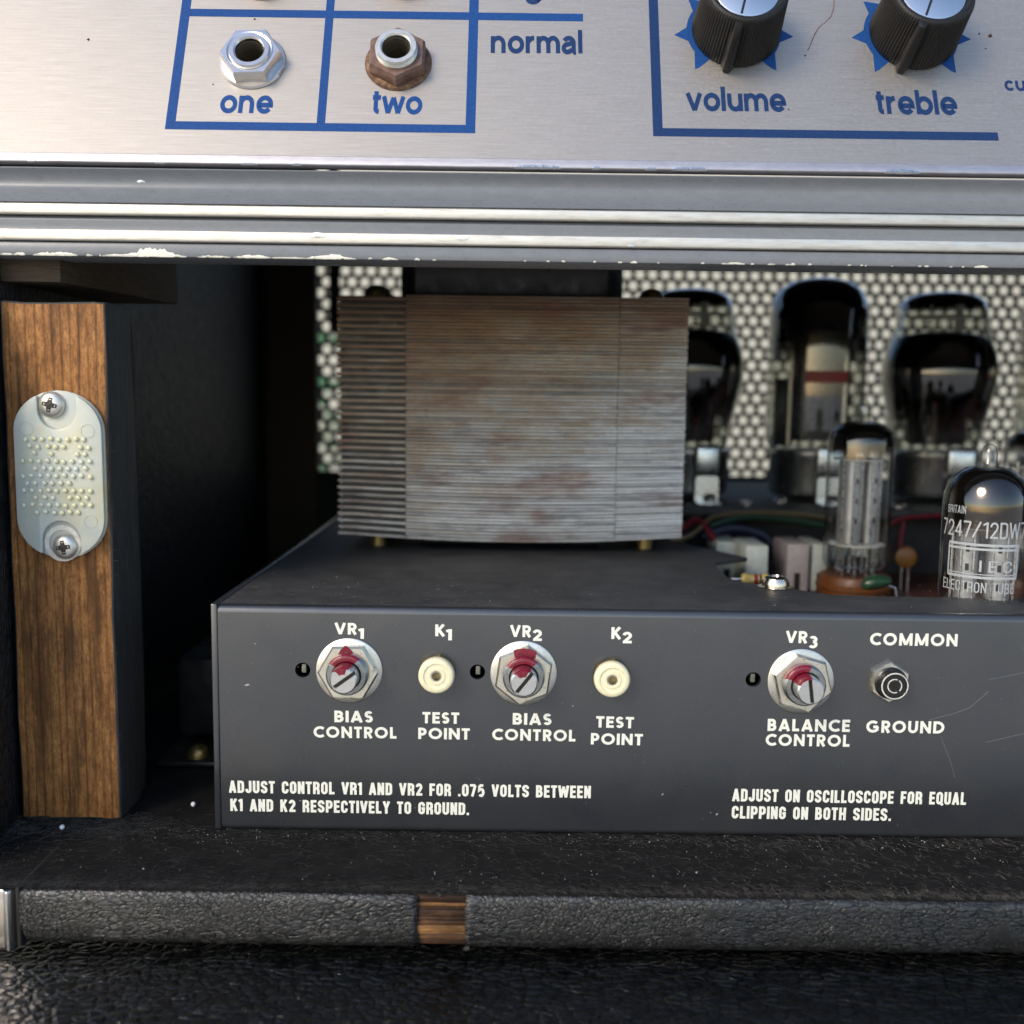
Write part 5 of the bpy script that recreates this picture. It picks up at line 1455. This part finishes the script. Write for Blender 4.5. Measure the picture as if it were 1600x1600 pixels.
# ------------------------------------------------------------------ power tubes
def power_tube(u, Y, kind, label):
    p_ = at(u, 590, Y)
    t = thing('power_tube', label, 'vacuum tube', (p_.x, Y, -41.5), (0, 0, 0), 'large glass power tubes')
    if kind == 'coke':
        prof = [(15.5, 19), (16.8, 24), (18.2, 32), (20.2, 40), (21.9, 48), (22.1, 54), (21.0, 60), (18.9, 65.5), (17.5, 70), (17.1, 76), (16.3, 79.5), (13.5, 82), (8, 83.6), (0, 84.2)]
        g1 = [(13.8, 81), (12.5, 81.9), (7.5, 83.1), (0, 83.6)]
        MB().lathe([(16.5, 77.6), (15.8, 79.2)] + g1, (0, 0, 0), 44).build('getter', getter('top_getter', 76, 80), t, smooth=70)
        # soot-black deposit inside the bulge
        pr = [(15.6, 20), (17.0, 28), (19.4, 38), (21.2, 47), (21.5, 54), (20.5, 59.6), (18.2, 64.6), (16, 66.6), (9, 68), (0, 68.4)]
        MB().lathe(pr, (0, 0, 0), 44).build('dark_deposit', getter('bulge_getter', 26, 44, (.010, .010, .010), (.03, .03, .028)), t, smooth=70)
        MB().box(-10.5, 10.5, -6, 6, 23, 62).build('anode_plate', DARKPLATE, t, bevel=1.5)
        MB().lathe([(1.5, 66), (1.5, 80)], (4.5, -6, 0), 12).build('support_rod', MICA, t)
        MB().lathe([(.5, 66), (.5, 80)], (-6, -4, 0), 8).build('support_rod', WIRE, t)
        MB().lathe([(0, 74), (13.5, 74), (13.5, 74.5), (0, 74.5)], (0, 0, 0), 30).build('mica_disc', MICA, t, smooth=20)
    else:
        prof = [(16, 19), (18.6, 23), (19.3, 30), (19.3, 45), (19.3, 60), (19.3, 74), (18.7, 79), (16.5, 83.6), (12.5, 86.8), (7, 88.5), (0, 89)]
        g1 = [(18.8, 56), (18.8, 66), (18.8, 74), (18.2, 78.6), (16.1, 83), (12.2, 86.2), (6.8, 87.9), (0, 88.4)]
        MB().lathe(g1, (0, 0, 0), 44).build('getter', getter('top_getter', 52, 72, (.012, .011, .010), (.05, .045, .04)), t, smooth=70)
        pl = [(9.2 * math.copysign(abs(math.cos(R(a))) ** .5, math.cos(R(a))), 6 * math.copysign(abs(math.sin(R(a))) ** .7, math.sin(R(a)))) for a in range(0, 360, 12)]
        MB().prism(pl, 24, 66).build('anode_plate', PLATE2, t, smooth=40)
        MB().box(-16.5, -8.8, -2.5, 1.5, 22, 49).build('anode_fin', DARKPLATE, t, bevel=.4)
        MB().box(8.8, 13.5, -1.5, 1.5, 22, 64).build('anode_fin', DARKPLATE, t, bevel=.4)
        MB().lathe([(0, 67), (15, 67), (15, 67.5), (0, 67.5)], (0, 0, 0), 30).build('mica_disc', MICA, t, smooth=20)
        for sx in (-1, 1): MB().lathe([(.7, 22), (.7, 72)], (sx * 11, -3, 0), 8).build('support_rod', WIRE, t)
        # red band printed on the glass
        n = 12; vs = []
        f0 = math.atan2(-p_.x, Y + CAMD)
        for i in range(n + 1):
            a = f0 + R(-12 + 50 * i / n); vs += [(19.4 * math.sin(a), -19.4 * math.cos(a), 47.2), (19.4 * math.sin(a), -19.4 * math.cos(a), 51.8)]
        MB().add(vs, [(2 * i, 2 * i + 2, 2 * i + 3, 2 * i + 1) for i in range(n)]).build('red_print', REDPRINT, t)
    MB().lathe(prof, (0, 0, 0), 48).build('glass_envelope', SMOKY, t, smooth=70)
    MB().lathe([(0, 2), (15.2, 2), (16.6, 3), (17.2, 5), (17.2, 17.5), (17.6, 18.2), (17.6, 20), (16.2, 20.6), (0, 20.6)], (0, 0, 0), 44).build('metal_base', TUBEBASE, t)
    return t
PLATE2 = simple('dark_grey_anode', (.045, .045, .05), .25, .5, var=.2, scale=.2)
def clamp(u, Y, x_off, w, label):
    p_ = at(u, 740, Y)
    t = thing('tube_clamp', label, 'tube clamp', (p_.x + x_off, Y - 18.8, -41.5), (0, 0, 0), 'bright metal tube clamps')
    mb = MB(); a0 = w / 2
    vs = []; n = 8
    for (z_, bulge) in ((11.6, 0), (13, .9), (17, 1.0), (21, .9), (23, .2)):
        for i in range(n + 1):
            x = -a0 + w * i / n; vs.append((x, -bulge - .6 * math.cos(x / a0 * 1.4) , z_))
    mb.add(vs, [(j * (n + 1) + i, j * (n + 1) + i + 1, (j + 1) * (n + 1) + i + 1, (j + 1) * (n + 1) + i) for j in range(4) for i in range(n)])
    o = mb.build('spring_band', CLAMP, t, smooth=60)
    md = o.modifiers.new('thick', 'SOLIDIFY'); md.thickness = .0007
    mb = MB()
    hol = [(1.2 + 2.6 * math.cos(R(a)) * 1.0, 2.2 + 1.6 * math.sin(R(a))) for a in range(0, 360, 20)]
    rr = 1.6
    outl = [(-a0, .3), (a0, .3), (a0, 10.6 - rr)] + [(a0 - rr + rr * math.cos(R(a)), 10.6 - rr + rr * math.sin(R(a))) for a in (30, 60, 90)] + [(-a0 + rr - rr * math.sin(R(a)), 10.6 - rr + rr * math.cos(R(a))) for a in (0, 30, 60, 90)]
    mb.holed(outl, [hol], 0, g=lambda q: (q[0], -q[2] - 2.2, q[1]))
    o = mb.build('foot_plate', CLAMP, t, smooth=0); md = o.modifiers.new('thick', 'SOLIDIFY'); md.thickness = .0009
    MB().box(-a0, a0, -9, -2.0, .1, .9).build('foot_flange', CLAMP, t, bevel=.2)
    MB().lathe([(0, .9), (1.9, .9), (1.9, 1.8), (1.0, 2.4), (0, 2.5)], (1.0, -5.5, 0), 16).build('bolt_head', NICKEL, t)
power_tube(1075, 178, 'coke', 'bulging power tube half hidden by the transformer')
power_tube(1275, 178, 'straight', 'straight sided power tube with black dome and red band')
power_tube(1466, 178, 'coke', 'bulging power tube with black bulge behind the printed preamp tube')
power_tube(1671, 178, 'straight', 'straight sided power tube cut by the right edge')
clamp(1090, 178, 0, 9.0, 'bright tube clamp beside the transformer')
clamp(1274, 178, 0, 10.5, 'bright tube clamp below the straight sided power tube')
clamp(1470, 178, 0, 11.0, 'bright tube clamp below the power tube with the black bulge')
print('objects', len(bpy.data.objects), 'tris', sum(len(p.vertices) - 2 for o in bpy.data.objects if o.type == 'MESH' for p in o.data.polygons))
